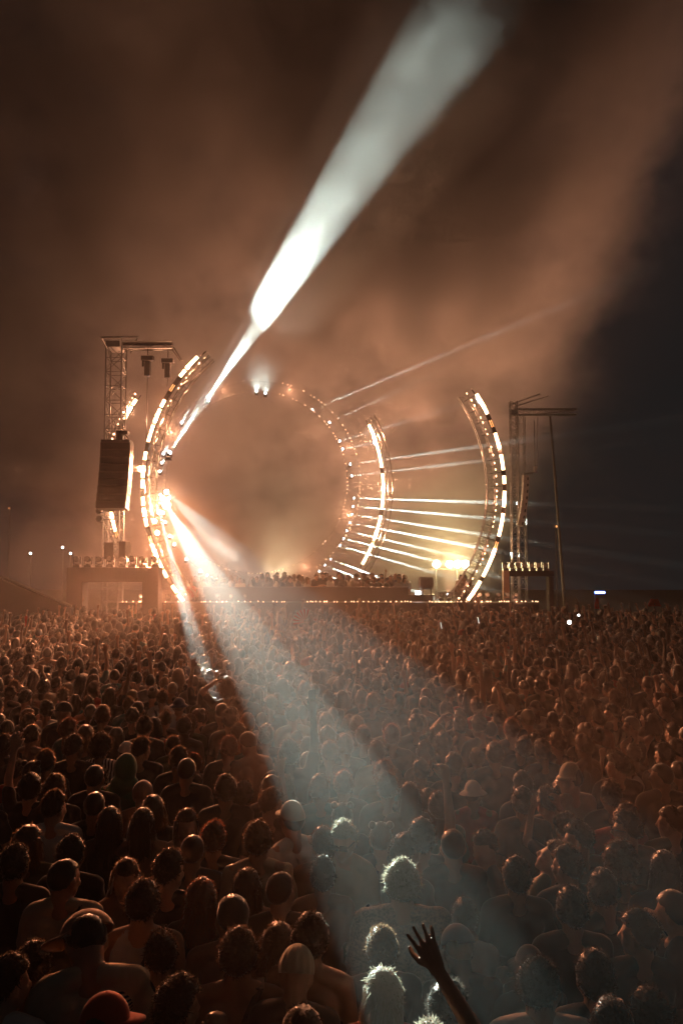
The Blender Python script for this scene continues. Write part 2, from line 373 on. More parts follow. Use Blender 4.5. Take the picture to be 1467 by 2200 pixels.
# ------------------------------------------------------------------ light arches
def arc_pts(c, Rr, a0, a1, n, side, Y):
    """angles in degrees above the centre line; side -1 left, 1 right"""
    return [Vector((c.x + side * Rr * math.cos(R(a)), Y, c.z + Rr * math.sin(R(a)))) for a in [a0 + (a1 - a0) * i / (n - 1) for i in range(n)]]
def light_arch(cpx, Y, Rpx, side, slots, label, truss_off, tw, lights, emis=1.0, panel=(0.35, 0.135), dots=True, a_ext=None, wash=()):
    c = at(cpx[0], cpx[1], Y); Rr = Rpx / F * Y
    ys = [s[0] for s in slots]
    ang = lambda py: math.degrees(math.asin(max(-1, min(1, (cpx[1] - py) / Rpx))))
    a1, a0 = ang(min(ys)) + 1.5, ang(max(ys)) - 1.5
    if a_ext: a0 -= a_ext[0]; a1 += a_ext[1]
    base = Vector((c.x + side * Rr * math.cos(R(a0)), Y, 0))
    t = empty('light_arch', base, label, 'light arch')
    n = 34
    Rt = Rr + truss_off
    pts = [p - base for p in arc_pts(c, Rt, a0, a1, n, side, Y)]
    def fr(i):
        a = R(a0 + (a1 - a0) * i / (n - 1)); return Vector((side * math.cos(a), 0, math.sin(a))), Vector((0, 1, 0))
    m = MB(); truss(m, pts, fr, tw, .022, .011); m.build('truss', 'metal', t)
    # rail carrying panels
    m = MB(); m.path([p - base + Vector((0, .12, 0)) for p in arc_pts(c, Rr, a0, a1, n, side, Y)], .025, 5)
    for k in range(0, n, 2):
        a = R(a0 + (a1 - a0) * k / (n - 1)); u = Vector((side * math.cos(a), 0, math.sin(a)))
        m.tube(c - base + u * (Rr), c - base + u * (Rt), .014, n=4)
    m.build('rail', 'darkmetal', t)
    for py, state in slots:
        a = R(ang(py)); u = Vector((side * math.cos(a), 0, math.sin(a))); tn = Vector((-side * math.sin(a), 0, math.cos(a)))
        rot = Matrix((u, Vector((0, 1, 0)), tn)).transposed(); p = c - base + u * Rr
        h = MB(); h.box(p, (panel[1] * 1.25, .16, panel[0] * 1.04), rot); ho = h.build('lamp_housing', 'darkmetal', t)
        if state != 0:
            e = MB()
            if state == 1:
                for s in (-1, 1): e.box(p + tn * s * panel[0] * .25 + Vector((0, -.085, 0)), (panel[1], .02, panel[0] * .47), rot)
            else:
                for s in (-1, 1): e.box(p + u * s * panel[1] * .28 + Vector((0, -.085, 0)), (panel[1] * .22, .02, panel[0] * .9), rot)
            e.build('lamp', 'blinder' if state == 1 else 'blinderdim', ho)
    if dots:
        k = 0
        a = a0
        while a < a1:
            if random.random() < .8:
                u = Vector((side * math.cos(R(a)), 0, math.sin(R(a)))); p = c - base + u * (Rr + truss_off * .62) + Vector((0, -.1, 0))
                MB().ball(p, .03 + .02 * random.random(), 6, 4).build('bulb', 'bulb', t)
            a += 1.6 + random.random() * 1.2
    for py, e in lights:
        a = R(ang(py)); u = Vector((side * math.cos(a), 0, math.sin(a)))
        point('lamp_glow', c - base + u * Rr + Vector((0, -.14, 0)), e, WARM, .10, t)
    for py, e in wash:      # the panels throw most of their light forwards over the crowd
        a = R(ang(py)); u = Vector((side * math.cos(a), 0, math.sin(a))); q = c - base + u * Rr + Vector((0, -.12, 0))
        l = bpy.data.lights.new('crowd_wash', 'AREA'); l.shape = 'RECTANGLE'; l.size = .25; l.size_y = 1.5; l.energy = e; l.color = (1.0, .33, .14); l.spread = R(64)
        lo = link(bpy.data.objects.new('crowd_wash', l), t); lo.location = q; lo.rotation_euler = Vector((.20 - .55 * (side > 0), -1, -.14)).to_track_quat('-Z', 'Y').to_euler()
    return t
LA = [(769, 1), (782, 1), (799, 1), (815, 0), (831, 2), (847, 0), (865, 1), (885, 1), (903, 0), (921, 1), (940, 1), (960, 0), (979, 1), (998, 0), (1018, 1), (1040, 1), (1057, 0), (1077, 1), (1101, 1), (1122, 1), (1142, 0), (1160, 2), (1178, 1), (1198, 1), (1214, 1), (1233, 1), (1249, 0), (1265, 1), (1284, 1)]
light_arch((697, 1040), 31, 391, -1, LA, 'tall curved light arch of bright warm panels beside the left tower', -.42, .26,
           [(785, 260), (900, 330), (1010, 400), (1100, 460), (1190, 360), (1275, 80)], wash=((870, 560), (1020, 620), (1150, 600), (1240, 240)), a_ext=(1, 3))
RA = [(852, 1), (866, 1), (880, 1), (895, 0), (909, 2), (923, 0), (938, 1), (954, 1), (970, 0), (985, 1), (1001, 1), (1016, 0), (1031, 1), (1048, 0), (1064, 1), (1081, 1), (1097, 0), (1112, 1), (1128, 1), (1144, 1), (1158, 0), (1172, 2), (1187, 1), (1203, 1), (1218, 1), (1231, 1), (1244, 0), (1256, 1), (1269, 1), (1282, 1)]
light_arch((693, 1050), 31.2, 391, 1, RA, 'curved light arch of bright warm panels on the right side of the stage', -.55, .34,
           [(866, 120), (960, 120), (1075, 130), (1190, 90), (1268, 40)], wash=((900, 100), (1080, 120), (1220, 70)), a_ext=(1, 2))
MA = [(917, 1), (928, 1), (939, 1), (950, 1), (962, 1), (974, 1), (986, 1), (998, 1), (1010, 0), (1024, 1), (1037, 1), (1050, 1), (1063, 1), (1076, 1), (1089, 1), (1101, 0), (1114, 1), (1127, 1), (1140, 1), (1152, 1), (1163, 2), (1174, 1), (1186, 1), (1198, 1), (1207, 1)]
light_arch((503, 1048), 36, 321, 1, MA, 'shorter curved light arch standing inside the right arch, nearer the dotted ring', .35, .22,
           [(940, 260), (1050, 300), (1150, 320)], panel=(.29, .14), dots=False, a_ext=(1, 2))
MLs = [(862, 1), (878, 1), (893, 1), (908, 0), (1095, 1), (1108, 1), (1121, 1), (1135, 1), (1148, 2), (1170, 0), (1186, 1), (1200, 1)]
light_arch((565, 1040), 34.5, 331, -1, MLs, 'light arch mostly hidden behind the left tower and its hanging speakers', .3, .22,
           [(880, 160), (1110, 160)], panel=(.32, .15), dots=True, a_ext=(1, 2))

# dotted double ring far inside
cR = at(551, 1036, 41)
t = empty('dotted_light_ring', (cR.x, 41, 0), 'large full double ring of tiny warm lamps around the empty smoky centre', 'light ring')
rings = []
for Rp, yy in ((196, 40.8), (224, 41.2)):
    Rw = Rp / F * 41; rings.append(Rw)
    m = MB(); pts = [Vector((Rw * math.cos(a), yy - 41, cR.z + Rw * math.sin(a))) for a in [2 * math.pi * i / 90 for i in range(91)]]
    m.path([p + Vector((0, .25, 0)) for p in pts], .016, 5); m.build('hoop', 'matte', t)
m = MB()
for i in range(45):
    a = 2 * math.pi * i / 45; u = Vector((math.cos(a), 0, math.sin(a))); m.tube(u * rings[0] + Vector((0, -.1, cR.z)), u * rings[1] + Vector((0, .3, cR.z)), .009, n=4)
o = m.build('braces', 'matte', t); o['kind'] = 'stuff'
bm_ = MB().box((0, 0, 0), (.038, .035, .065)).mesh('bulb', 'ringbulb')
cnt = 0
for k, Rw in enumerate(rings):
    a = 0.0
    while a < 360 and cnt < 290:
        seg = math.sin(R(a * 3.1 + 40 * k)) + math.sin(R(a * 7.3 + 11))
        if seg > -1.45 and random.random() < .80:
            o = bpy.data.objects.new('bulb', bm_)
            o.location = (Rw * math.cos(R(a)), -.2 + .4 * k - .1, cR.z + Rw * math.sin(R(a))); o.rotation_euler = (0, -R(a), 0)
            o.scale = (1, 1, random.choice((.7, .7, 1.5))); link(o, t); cnt += 1
        a += random.choice((1.9, 2.3, 3.0, 4.6))
bulbs = [c for c in t.children if c.name.startswith('bulb')]
if len(bulbs) > 100:                       # the bulbs past a hundred are one part
    m = MB()
    for b in bulbs[100:]:
        m.box(b.location, (.038, .035, .065 * b.scale[2]), b.rotation_euler.to_matrix()); bpy.data.objects.remove(b)
    o = m.build('small_bulbs', 'ringbulb', t); o['kind'] = 'stuff'
for a, e in ((20, 90), (-20, 100), (70, 110), (-60, 90), (110, 120), (150, 260), (190, 320), (215, 320)):
    point('ring_glow', (5.4 * math.cos(R(a)), -.5, cR.z + 5.4 * math.sin(R(a))), e, WARM, .1, t)

# ------------------------------------------------------------------ beam fixtures on the ring
V = ray(300, 1060); DB = -V.normalized()
RE = {668: (1088, 703), 728: (795, 925), 706: (760, 880), 735: (770, 955), 750: (880, 977), 753: (865, 1007), 757: (1005, 1076), 755: (1010, 1108), 748: (980, 1166), 742: (900, 1175), 727: (905, 1222), 707: (835, 1248), 695: (790, 1250), 683: (740, 1250)}
RF = [(668, 878, 90), (728, 945, 50), (706, 905, 30), (735, 962, 30), (750, 995, 150), (753, 1020, 100), (757, 1068, 520), (755, 1086, 520), (753, 1103, 520), (748, 1121, 950), (742, 1138, 420), (735, 1155, 700), (727, 1170, 520), (707, 1199, 1300), (695, 1212, 1100), (683, 1225, 700)]
nm = ['at the top of its right side', 'third down its right side', 'second down its right side', 'fourth down its right side', 'fifth down its right side', 'sixth down its right side', 'just above the middle of its right side', 'at the middle of its right side', 'just below the middle of its right side', 'on its lower right, long bright beam', 'on its lower right below the brightest beam', 'on its lower right, third from the bottom', 'on its lower right, above the bottom three', 'first of the bottom right three', 'second of the bottom right three', 'last of the bottom right three']
for i, (px, py, e) in enumerate(RF):
    p = at(px, py, 40.6)
    e1 = RE[px] if py != 1020 and py != 1103 and py != 1155 else {1020: (865, 1007), 1103: (940, 1132), 1155: (915, 1199)}[py]
    DR = (at(e1[0], e1[1], 38.0 if py < 1195 else 39.5) - p).normalized()
    moving_head(p + Vector((0, .25, -.22)), DR, 'small white light on the dotted ring, ' + nm[i], 'white beam lights on the dotted ring', True, .55, (e * 1500, WHITE, 1.8, .5))
LF = [(340, 1011, 1500, 'nearest the arch'), (345, 992, 2500, 'second from the arch'), (349, 972, 2500, 'third from the arch'), (388, 905, 900, 'above the bright bundle'), (446, 857, 700, 'at the upper left of the ring'),
      (342, 1062, 1600, 'beside the star-like lamp'), (345, 1080, 2200, 'under the star-like lamp'), (348, 1100, 2200, 'above the long lower beam'), (352, 1120, 2000, 'at the start of the lower beam'), (362, 1150, 1500, 'halfway down the left'), (372, 1168, 900, 'lower left'),
      (398, 1200, 900, 'left of the stage guests'), (428, 1226, 900, 'over the first stage guests'), (443, 1237, 500, 'lowest on the left')]
for px, py, e, d in LF:
    p = at(px, py, 38.0)
    moving_head(p + Vector((0, .25, -.22)), DB, 'white beam light left of the ring, ' + d, 'white beam lights left of the ring', True, .6, (e * (240 if py < 1000 else 110 if py < 1125 else 10), WHITE, 1.0, .35))
# star-like warm spot
p = at(357, 1085, 30.4)
t = empty('hot_lamp', p, 'single dazzling warm lamp inside the left light arch', 'stage light')
MB().ball((0, 0, 0), (.16, .1, .16), 12, 8).build('lens', principled('hot lamp lens', (1, .8, .6), .4, emit=(1, .62, .34), estr=90), t)
MB().tube((0, .06, 0), (0, .35, 0), .19, .15, 14).build('housing', 'darkmetal', t)
point('lamp_glow', (0, -.3, 0), 1300, (1, .5, .25), .12, t)
# two smaller lamps
for px, py, l in ((332, 1120, 'upper of two round warm lamps low on the left arch'), (338, 1145, 'lower of two round warm lamps low on the left arch')):
    p = at(px, py, 30.5); t = empty('round_lamp', p, l, 'stage light')
    MB().ball((0, 0, 0), (.1, .06, .1), 10, 6).build('lens', principled('lamp lens', (1, .8, .6), .4, emit=(1, .55, .28), estr=40), t)
    MB().tube((0, .04, 0), (0, .25, 0), .12, .1, 12).build('housing', 'darkmetal', t)

# big profile lights: the wide beams (aims measured in the air above the crowd)
def profile(loc, target, e, deg, bl, label, col=None):
    d = (Vector(target) - Vector(loc)).normalized()
    return moving_head(Vector(loc) - Vector((0, 0, .3)), d, label, 'large profile lights', True, .85, (e, col or WHITE, deg, bl))
profile(at(362, 975, 33.5), at(905, 150, 20.5), 420000, 7.4, .4, 'large beam light aimed at the sky, inside the left arch')
profile(at(445, 855, 40), at(880, 230, 24), 330000, 7.0, .6, 'large beam light aimed at the sky, near the ring top left')
SRC = at(348, 1068, 30.6)
profile(SRC, at(778, 1800, 4.8), 440000, 1.75, .2, 'large beam light aimed at the sunglasses man, inside the left arch', (.74, 1, .90))
profile(SRC + Vector((.15, .1, .25)), at(1135, 1815, 3.9), 130000, 2.1, .3, 'large beam light aimed at the right of the crowd', TEAL)
profile(SRC + Vector((-.1, 0, -.6)), at(437, 1450, 13.5), 1500000, 1.3, .3, 'large beam light aimed at the middle of the crowd')
profile(SRC + Vector((.2, .2, 0)), at(490, 1530, 11.5), 150000, 1.8, .5, 'large beam light aimed short of the raised phone')

profile(SRC + Vector((.1, .3, -.1)), at(500, 1195, 33.4), 16000, 11, 1.0, 'added beam light brightening a pale smoke puff low inside the dotted ring')  # added lamp that makes the low puff show pale
for px, py, ty, l in ((551, 838, 788, 'left of two white lights under the pale smoke puff at the ring top'), (570, 842, 792, 'right of two white lights under the pale smoke puff at the ring top')):
    q = at(px, py, 36.5); moving_head(q - Vector((0, 0, .25)), (at(px + 2, ty, 33.2) - q).normalized(), l, 'white beam lights at the ring top', True, .5, (1100, WHITE, 34, 1.0))
# ------------------------------------------------------------------ floodlights behind the stage
for px, n_, l in ((937, 1, 'single dazzling yellow-white floodlight behind the stage, left of the wide bank'), (982, 3, 'wide bank of dazzling yellow-white floodlights behind the stage')):
    Yf = 40; p = at(px, 1212, Yf); t = empty('floodlight', (p.x, Yf, 0), l, 'floodlight')
    for k in range(n_):
        dx = (k - (n_ - 1) / 2) * .42
        MB().tube((dx, -.1, p.z), (dx, .12, p.z), .22, .16, 14).build('housing', 'darkmetal', t)
        MB().ball((dx, -.12, p.z), (.2, .06, .2), 12, 6).build('lens', 'flood', t)
        point('flood_glow', (dx, -.4, p.z), 280, (1, .70, .30), .2, t)
    m = MB(); m.tube((0, .1, 0), (0, .1, p.z - .2), .05); m.box((0, .1, p.z - .27), (.55 * n_ + .2, .06, .06)); m.build('mast', 'darkmetal', t)
p0 = at(600, 1232, 39); t = empty('low_floodlight', (p0.x, 39, 0), 'hidden floodlight glowing pale behind the heads of the stage guests', 'floodlight')
MB().box((0, 0, .6), (.5, .3, .4)).tube((0, 0, 0), (0, 0, .5), .05).build('housing', 'darkmetal', t); MB().box((0, -.16, .6), (.42, .02, .3)).build('lens', 'flood', t)
spot('upward_glow', (0, -.3, 1.6), (0, 3, 8), 2200, (1, .75, .42), 80, .8, .1, t)

for i, (px, e) in enumerate(((420, 26000), (760, 36000), (960, 46000))):  # added warm lamps, out of sight, that brighten the upper smoke
    q = Vector((xat(px, 52), 52, .4)); d = (at(560 + 260 * i, 330, 42) - q).normalized()
    moving_head(q, d, 'added unseen light pointed up into the smoke far behind the stage, %s' % ('leftmost', 'middle one', 'rightmost')[i], 'added lights pointed up behind the stage', True, 1.2, (e, (1, .42, .22), 75, 1.0))
# ------------------------------------------------------------------ towers
def tower(px0, px1, ytop, Y, label, armx, army, arm_dir=1):
    x = (xat(px0, Y) + xat(px1, Y)) / 2; wd = xat(px1, Y) - xat(px0, Y); h = zat(ytop, Y)
    t = empty('lighting_tower', (x, Y, 0), label, 'truss tower')
    n = int(h / (wd * .9)) + 1
    pts = [Vector((0, 0, h * i / (n - 1))) for i in range(n)]
    m = MB(); truss(m, pts, lambda i: (Vector((1, 0, 0)), Vector((0, 1, 0))), wd, .035, .018); m.build('mast', 'metal', t)
    m = MB(); za = zat(army, Y); xe = xat(armx, Y) - x
    m.box((0, 0, za), (.9 * wd, wd * 1.5, .25))
    m.build('top_block', 'metal', t)
    m = MB(); k = max(3, int(abs(xe) / .45))
    truss(m, [Vector((xe * i / k, 0, za + .05)) for i in range(k + 1)], lambda i: (Vector((0, 1, 0)), Vector((0, 0, 1))), .28, .03, .014)
    m.build('arm', 'metal', t)
    return t, x, za
YT = 31.0
tw_, tx, za = tower(228, 262, 742, YT, 'tall lattice truss tower on the left carrying the speaker array', 367, 745)
m = MB()
a = [Vector((-.35, -.9, zat(738, YT))), Vector((.05, .5, zat(716, YT))), Vector((.75, .5, zat(716, YT))), Vector((.42, -.9, zat(738, YT)))]
for i in range(4): m.tube(a[i], a[(i + 1) % 4], .045); m.tube(a[i], (a[i].x * .7, a[i].y * .5, za - .2), .025)
for i in range(1, 6):
    f = i / 6; m.tube(a[0].lerp(a[1], f), a[3].lerp(a[2], f), .018)
m.build('head_frame', 'metal', tw_)
m = MB(); m.box(((xat(258, YT) + xat(367, YT)) / 2 - tx, 0, zat(740, YT)), (xat(367, YT) - xat(258, YT), .3, .14)); m.build('arm_cover', 'dark', tw_)
m = MB(); m.tube((xat(362, YT) - tx, 0, za), (xat(384, YT) - tx, 0, zat(775, YT)), .03); m.tube((xat(368, YT) - tx, .1, za), (xat(388, YT) - tx, 0, zat(775, YT)), .03); m.build('strut', 'metal', tw_)
for px, pt, pb, l, cable in ((313, 762, 808, 'hanging chain hoist under the left arm, nearer the tower', 1000), (357, 768, 812, 'hanging chain hoist under the left arm tip, beside the arch', 830)):
    x = xat(px, YT); z1, z0 = zat(pt, YT), zat(pb, YT)
    t = empty('chain_hoist', (x, YT, z0), l, 'chain hoist', 'chain hoists under the left arm')
    H = z1 - z0
    m = MB(); m.box((0, 0, H * .35), (.23, .22, H * .7)); m.build('body', 'darkmetal', t)
    m = MB(); m.box((0, 0, H * .83), (.50, .26, H * .2)); m.tube((-.2, 0, H * .75), (-.2, 0, H * .45), .05); m.build('motor', 'darkmetal', t)
    m = MB(); m.tube((0, 0, H), (0, 0, za - z0), .02); m.tube((0, 0, 0), (-.02, 0, zat(cable, YT) - z0), .013); m.build('chain', 'darkmetal', t)
# hanging speaker array left: four-sided boxes curving
YS = 29.0
t = empty('speaker_array', (xat(250, YS), YS, zat(1095, YS)), 'big dark hanging speaker array on the left tower', 'speaker array', rz=R(3))
zb, zt_ = zat(1095, YS), zat(952, YS); n = 9; hh = (zt_ - zb) / n
for i in range(n):
    f = i / (n - 1); lean = .16 * (1 - f) ** 1.6
    rot = Matrix.Rotation(R(-8 * (1 - f)), 3, 'X')
    m = MB(); m.box((-lean * .6, -lean, hh * (i + .5)), (1.14, .6, hh * .975), rot); o = m.build('cabinet', 'speaker', t)
    m = MB(); m.box((-lean * .6, -lean - .31, hh * (i + .5)), (1.06, .01, hh * .8), rot); m.build('grille', 'grille', o)
m = MB(); m.box((0, 0, zt_ - zb + .05), (1.1, .65, .09)); m.tube((0, 0, zt_ - zb), (0, 0, zt_ - zb + .5), .05); m.build('frame', 'darkmetal', t)
t = empty('hoist_motor', (xat(262, 29.2), 29.2, zat(945, 29.2)), 'dark hoist motor with a cable loop just above the left speaker array', 'hoist')
m = MB(); m.box((0, 0, .28), (.44, .3, .14)); m.box((-.1, 0, .1), (.24, .24, .22)); m.build('body', 'darkmetal', t)
m = MB(); m.path([(.1, 0, .2), (.22, 0, .05), (.2, 0, -.02), (.12, 0, .04)], .02); m.build('cable', 'darkmetal', t)
t = empty('bracket_truss', (xat(297, 30.8), 30.8, zat(1007, 30.8)), 'short bracket truss joining the speaker array to the left arch', 'truss')
m = MB(); truss(m, [Vector((-.22 + .11 * i, 0, 0)) for i in range(5)], lambda i: (Vector((0, 1, 0)), Vector((0, 0, 1))), .22, .016, .01); m.build('truss', 'metal', t)
# speakers at the tower foot
for px, py0, py1, l, rz in ((231, 1165, 1197, 'smaller upright speaker left of the tower foot', 20), (266, 1163, 1198, 'larger upright speaker right of the tower foot', -25)):
    x = xat(px, 28.7); z0 = zat(1219, 28.7)
    t = empty('side_speaker', (x, 28.95, z0), l, 'speaker', rz=R(rz)); H = zat(py0, 28.7) - z0
    MB().box((0, 0, H - .33), (.34, .3, .66)).build('cabinet', 'speaker', t); MB().box((0, -.155, H - .33), (.28, .01, .58)).build('grille', 'grille', t)
    MB().tube((0, 0, 0), (0, 0, H - .6), .03).build('stand', 'darkmetal', t)
for k, py in enumerate((1098, 1115)):
    p = at(214, py, 30.4); t = empty('cable_drum', p, ['upper', 'lower'][k] + ' of two round dark fittings on the left edge of the tower', 'fitting')
    MB().cyl_y((0, 0, 0), .13, .2, 12).build('drum', 'darkmetal', t); MB().tube((0, 0, 0), (.5, .3, 0), .03).build('arm', 'darkmetal', t)
# right tower
YR = 37
tr_, trx, zr = tower(1098, 1112, 862, YR, 'dim lattice truss tower right of the right light arch', 1240, 887)
x2 = xat(1124, YR) - trx
m = MB(); n = 22; truss(m, [Vector((x2, .3, zr * i / (n - 1))) for i in range(n)], lambda i: (Vector((1, 0, 0)), Vector((0, 1, 0))), .34, .02, .011); m.build('rear_mast', 'metal', tr_)
m = MB()
for a, b in (((1098, 868), (1160, 846)), ((1110, 872), (1178, 850)), ((1120, 893), (1240, 880))): m.tube(at(*a, YR) - tr_.location, at(*b, YR) - tr_.location, .025)
m.build('outrigger', 'metal', tr_)
t = empty('leaning_pole', at(1206, 1290, 38) * Vector((1, 1, 0)), 'thin leaning pole standing right of the dim tower', 'pole')
t.location = (xat(1212, 38), 38, 0)
MB().tube((0, 0, 0), at(1182, 894, 38) - Vector(t.location), .09, .06, 8).build('pole', principled('pole paint', (.08, .06, .05), .8), t)
YA = 35.5
t = empty('speaker_array', (xat(1118, YA), YA, zat(1130, YA)), 'pale curved hanging speaker array on the dim right tower', 'speaker array')
top = at(1128, 1023, YA) - t.location
for i in range(8):
    f = i / 7; px = 1129 - 11 * f ** 1.9; py = 1028 + 13.6 * i
    p = at(px, py, YA) - t.location; rot = Matrix.Rotation(R(2 + 13 * f ** 1.5), 3, 'Y')
    m = MB(); m.box(p, (.27, .3, .30 * .97), rot); o = m.build('cabinet', 'greyspk', t)
    m = MB(); m.box(p + rot @ Vector((.07, -.155, -.02)), (.06, .01, .14), rot); m.build('port', 'grille', o)
m = MB(); m.box(top + Vector((.1, 0, .12)), (.4, .3, .06)); m.box(top + Vector((.35, 0, .17)), (.5, .08, .05)); m.tube(top + Vector((.55, 0, .17)), at(1155, 895, YA) - t.location, .015); m.build('frame', 'metal', t)
t = empty('hoist_motor', at(1149, 1010, YA), 'small pale hoist motor above the right speaker array', 'hoist')
MB().box((0, 0, 0), (.1, .14, .22)).box((.02, 0, .14), (.14, .14, .08)).build('body', 'greyspk', t); MB().tube((0, 0, .1), (0, 0, 2.4), .012).build('chain', 'darkmetal', t)
# sloping side barrier at the far left
YB = 27.5
a, b = at(-120, 1192, YB), at(152, 1306, YB)
t = empty('sloping_ramp_wall', (b.x, YB, 0), 'dark sloping ramp wall running down to the left portal', 'ramp wall')
m = MB(); k = len(m.v); v = [(a.x, a.z), (b.x, b.z), (b.x, 0), (a.x, 0)]
m.v = [(x - b.x, dy, z) for dy in (0, .3) for x, z in v]; m.f = [(0, 3, 2, 1), (4, 5, 6, 7), (0, 1, 5, 4), (1, 2, 6, 5), (2, 3, 7, 6), (3, 0, 4, 7)]
m.build('wall', 'dark', t)
m = MB(); m.tube((a.x - b.x, .1, a.z + .06), (0, .1, b.z + .06), .05, n=8); m.build('handrail', 'metal', t)
# distant lamps
for px, py, Y, l, c in ((66, 1189, 60, 'distant white lamp low on the far left', 'white'), (135, 1176, 62, 'distant white lamp left of the portal, upper of two', 'white'), (152, 1189, 62, 'distant white lamp just left of the portal lights', 'white'), (20, 1092, 65, 'very faint distant lamp on a mast at the left edge', 'blinderdim'), (1195, 1131, 45, 'faint distant lamp between dim tower and leaning pole', 'blinderdim')):
    p = at(px, py, Y); t = empty('distant_lamp', (p.x, Y, 0), l, 'lamp'); r = .07 if c == 'white' else .05
    MB().tube((0, .1, 0), (0, .1, p.z + .1), .05).build('mast', 'darkmetal', t); MB().box((0, .05, p.z + .02), (.3, .15, .2)).build('housing', 'darkmetal', t)
    MB().ball((0, -.06, p.z), r * 1.3, 10, 6).build('lens', c, t)
# blue tube sign
p = at(1283, 1273, 31); t = empty('blue_tube_light', (xat(1273, 31), 31, 0), 'glowing blue tube light on a thin pole above the right crowd', 'tube light')
L = xat(1294, 31) - xat(1273, 31)
MB().tube((.0, 0, 0), (0, 0, p.z), .02).build('pole', 'darkmetal', t); MB().tube((0, -.03, p.z), (L, -.03, p.z), .05, n=10).build('tube', 'blue', t); MB().tube((.01, -.075, p.z), (L - .01, -.075, p.z), .022, n=8).build('core', 'bluew', t)
point('tube_glow', (L / 2, -.3, p.z), 8, (.1, .2, 1), .1, t)
# ------------------------------------------------------------------ people
def pmat(name, rough, spec=.5, sheen=0.0, transl=0.0, attr=False, noise=.15, nscale=30, extra=None):
    mt = bpy.data.materials.new(name); g = NT(mt)
    out = g.n('ShaderNodeOutputMaterial'); b = g.n('ShaderNodeBsdfPrincipled')
    b.inputs['Roughness'].default_value = rough; b.inputs['Specular IOR Level'].default_value = spec; b.inputs['Sheen Weight'].default_value = sheen; b.inputs['Sheen Roughness'].default_value = .35
    if attr: at_ = g.n('ShaderNodeAttribute'); at_.attribute_name = 'Col'; col = at_.outputs['Color']
    else: col = g.n('ShaderNodeObjectInfo').outputs['Color']
    tc = g.n('ShaderNodeTexCoord').outputs['Object']
    if noise: col = g.v('SCALE', col, sc=g.m('MULTIPLY_ADD', g.noise(tc, nscale, 2, .6), 2 * noise, 1 - noise))
    if extra: col = extra(g, col, tc)
    g.t.links.new(col, b.inputs['Base Color'])
    sh = b.outputs[0]
    if transl:
        tr = g.n('ShaderNodeBsdfTranslucent'); mx = g.n('ShaderNodeMixShader'); mx.inputs[0].default_value = transl
        g.t.links.new(g.v('MINIMUM', g.v('SCALE', col, sc=5.0), (.5, .45, .4)), tr.inputs[0]); g.t.links.new(sh, mx.inputs[1]); g.t.links.new(tr.outputs[0], mx.inputs[2]); sh = mx.outputs[0]
    g.t.links.new(sh, out.inputs[0]); return mt
def mixc(g, a, b, f):
    nd = g.n('ShaderNodeMix', data_type='RGBA'); g.set(nd.inputs[0], f); g.set(nd.inputs[6], a); g.set(nd.inputs[7], b); return nd.outputs[2]
def print_extra(g, col, tc):
    s = g.n('ShaderNodeSeparateXYZ'); g.t.links.new(tc, s.inputs[0]); x, y, z = s.outputs
    q = g.v('LENGTH', g.v('MULTIPLY', g.v('SUBTRACT', tc, (0.10, 0, 1.33)), (1, 0, .9)))
    ring = g.m('LESS_THAN', q, .075)
    st_ = g.m('GREATER_THAN', g.m('SINE', g.m('MULTIPLY', z, 360)), 0.0)
    bar = g.m('GREATER_THAN', g.m('ABSOLUTE', g.m('SUBTRACT', x, .10)), .012)
    f = g.m('MULTIPLY', g.m('MULTIPLY', ring, st_), g.m('MAXIMUM', bar, g.m('GREATER_THAN', z, 1.36)))
    f = g.m('MULTIPLY', f, g.m('LESS_THAN', y, 0.0))
    return mixc(g, col, (.01, .03, .05, 1), f)
def stripe_extra(g, col, tc):
    s = g.n('ShaderNodeSeparateXYZ'); g.t.links.new(tc, s.inputs[0])
    f = g.m('GREATER_THAN', g.m('SINE', g.m('MULTIPLY', s.outputs[0], 190)), 0.1)
    return mixc(g, col, (.03, .03, .03, 1), f)
def pattern_extra(g, col, tc):
    return mixc(g, col, (.10, .07, .05, 1), g.ss(g.noise(tc, 75, 2, .7), .45, .6))
M['skin'] = pmat('skin', .48, .4, noise=.08, nscale=14)
M['hair'] = pmat('hair', .38, .5, sheen=.9, transl=.30, noise=.35, nscale=90)
def wisp():
    mt = bpy.data.materials.new('hair wisps'); g = NT(mt); out = g.n('ShaderNodeOutputMaterial'); col = g.n('ShaderNodeObjectInfo').outputs['Color']
    a = g.n('ShaderNodeBsdfDiffuse'); g.t.links.new(col, a.inputs[0]); b = g.n('ShaderNodeBsdfTranslucent'); g.t.links.new(g.v('MINIMUM', g.v('ADD', g.v('SCALE', col, sc=5.0), (.035, .028, .024)), (.30, .27, .21)), b.inputs[0])
    mx = g.n('ShaderNodeMixShader'); mx.inputs[0].default_value = .62; g.t.links.new(a.outputs[0], mx.inputs[1]); g.t.links.new(b.outputs[0], mx.inputs[2]); g.t.links.new(mx.outputs[0], out.inputs[0]); return mt
M['wisp'] = wisp()
M['cloth'] = pmat('cloth', .85, .2, sheen=.4, noise=.12, nscale=18)
M['printtee'] = pmat('printed cloth', .85, .2, extra=print_extra)
M['stripetee'] = pmat('striped cloth', .85, .2, extra=stripe_extra)
M['pattern'] = pmat('patterned cloth', .85, .2, sheen=.2, extra=pattern_extra)
M['crowd'] = pmat('crowd colours', .5, .4, sheen=.6, attr=True, transl=.08, noise=.2)
M['black'] = principled('black plastic', (.012, .012, .014), .25)
M['screen'] = principled('lit phone screen', (.3, .3, .3), .3, emit=(.75, .88, .85), estr=1.6)
M['screenoff'] = principled('dark phone back', (.02, .025, .03), .2)
M['strap'] = principled('webbing strap', (.012, .013, .015), .7)

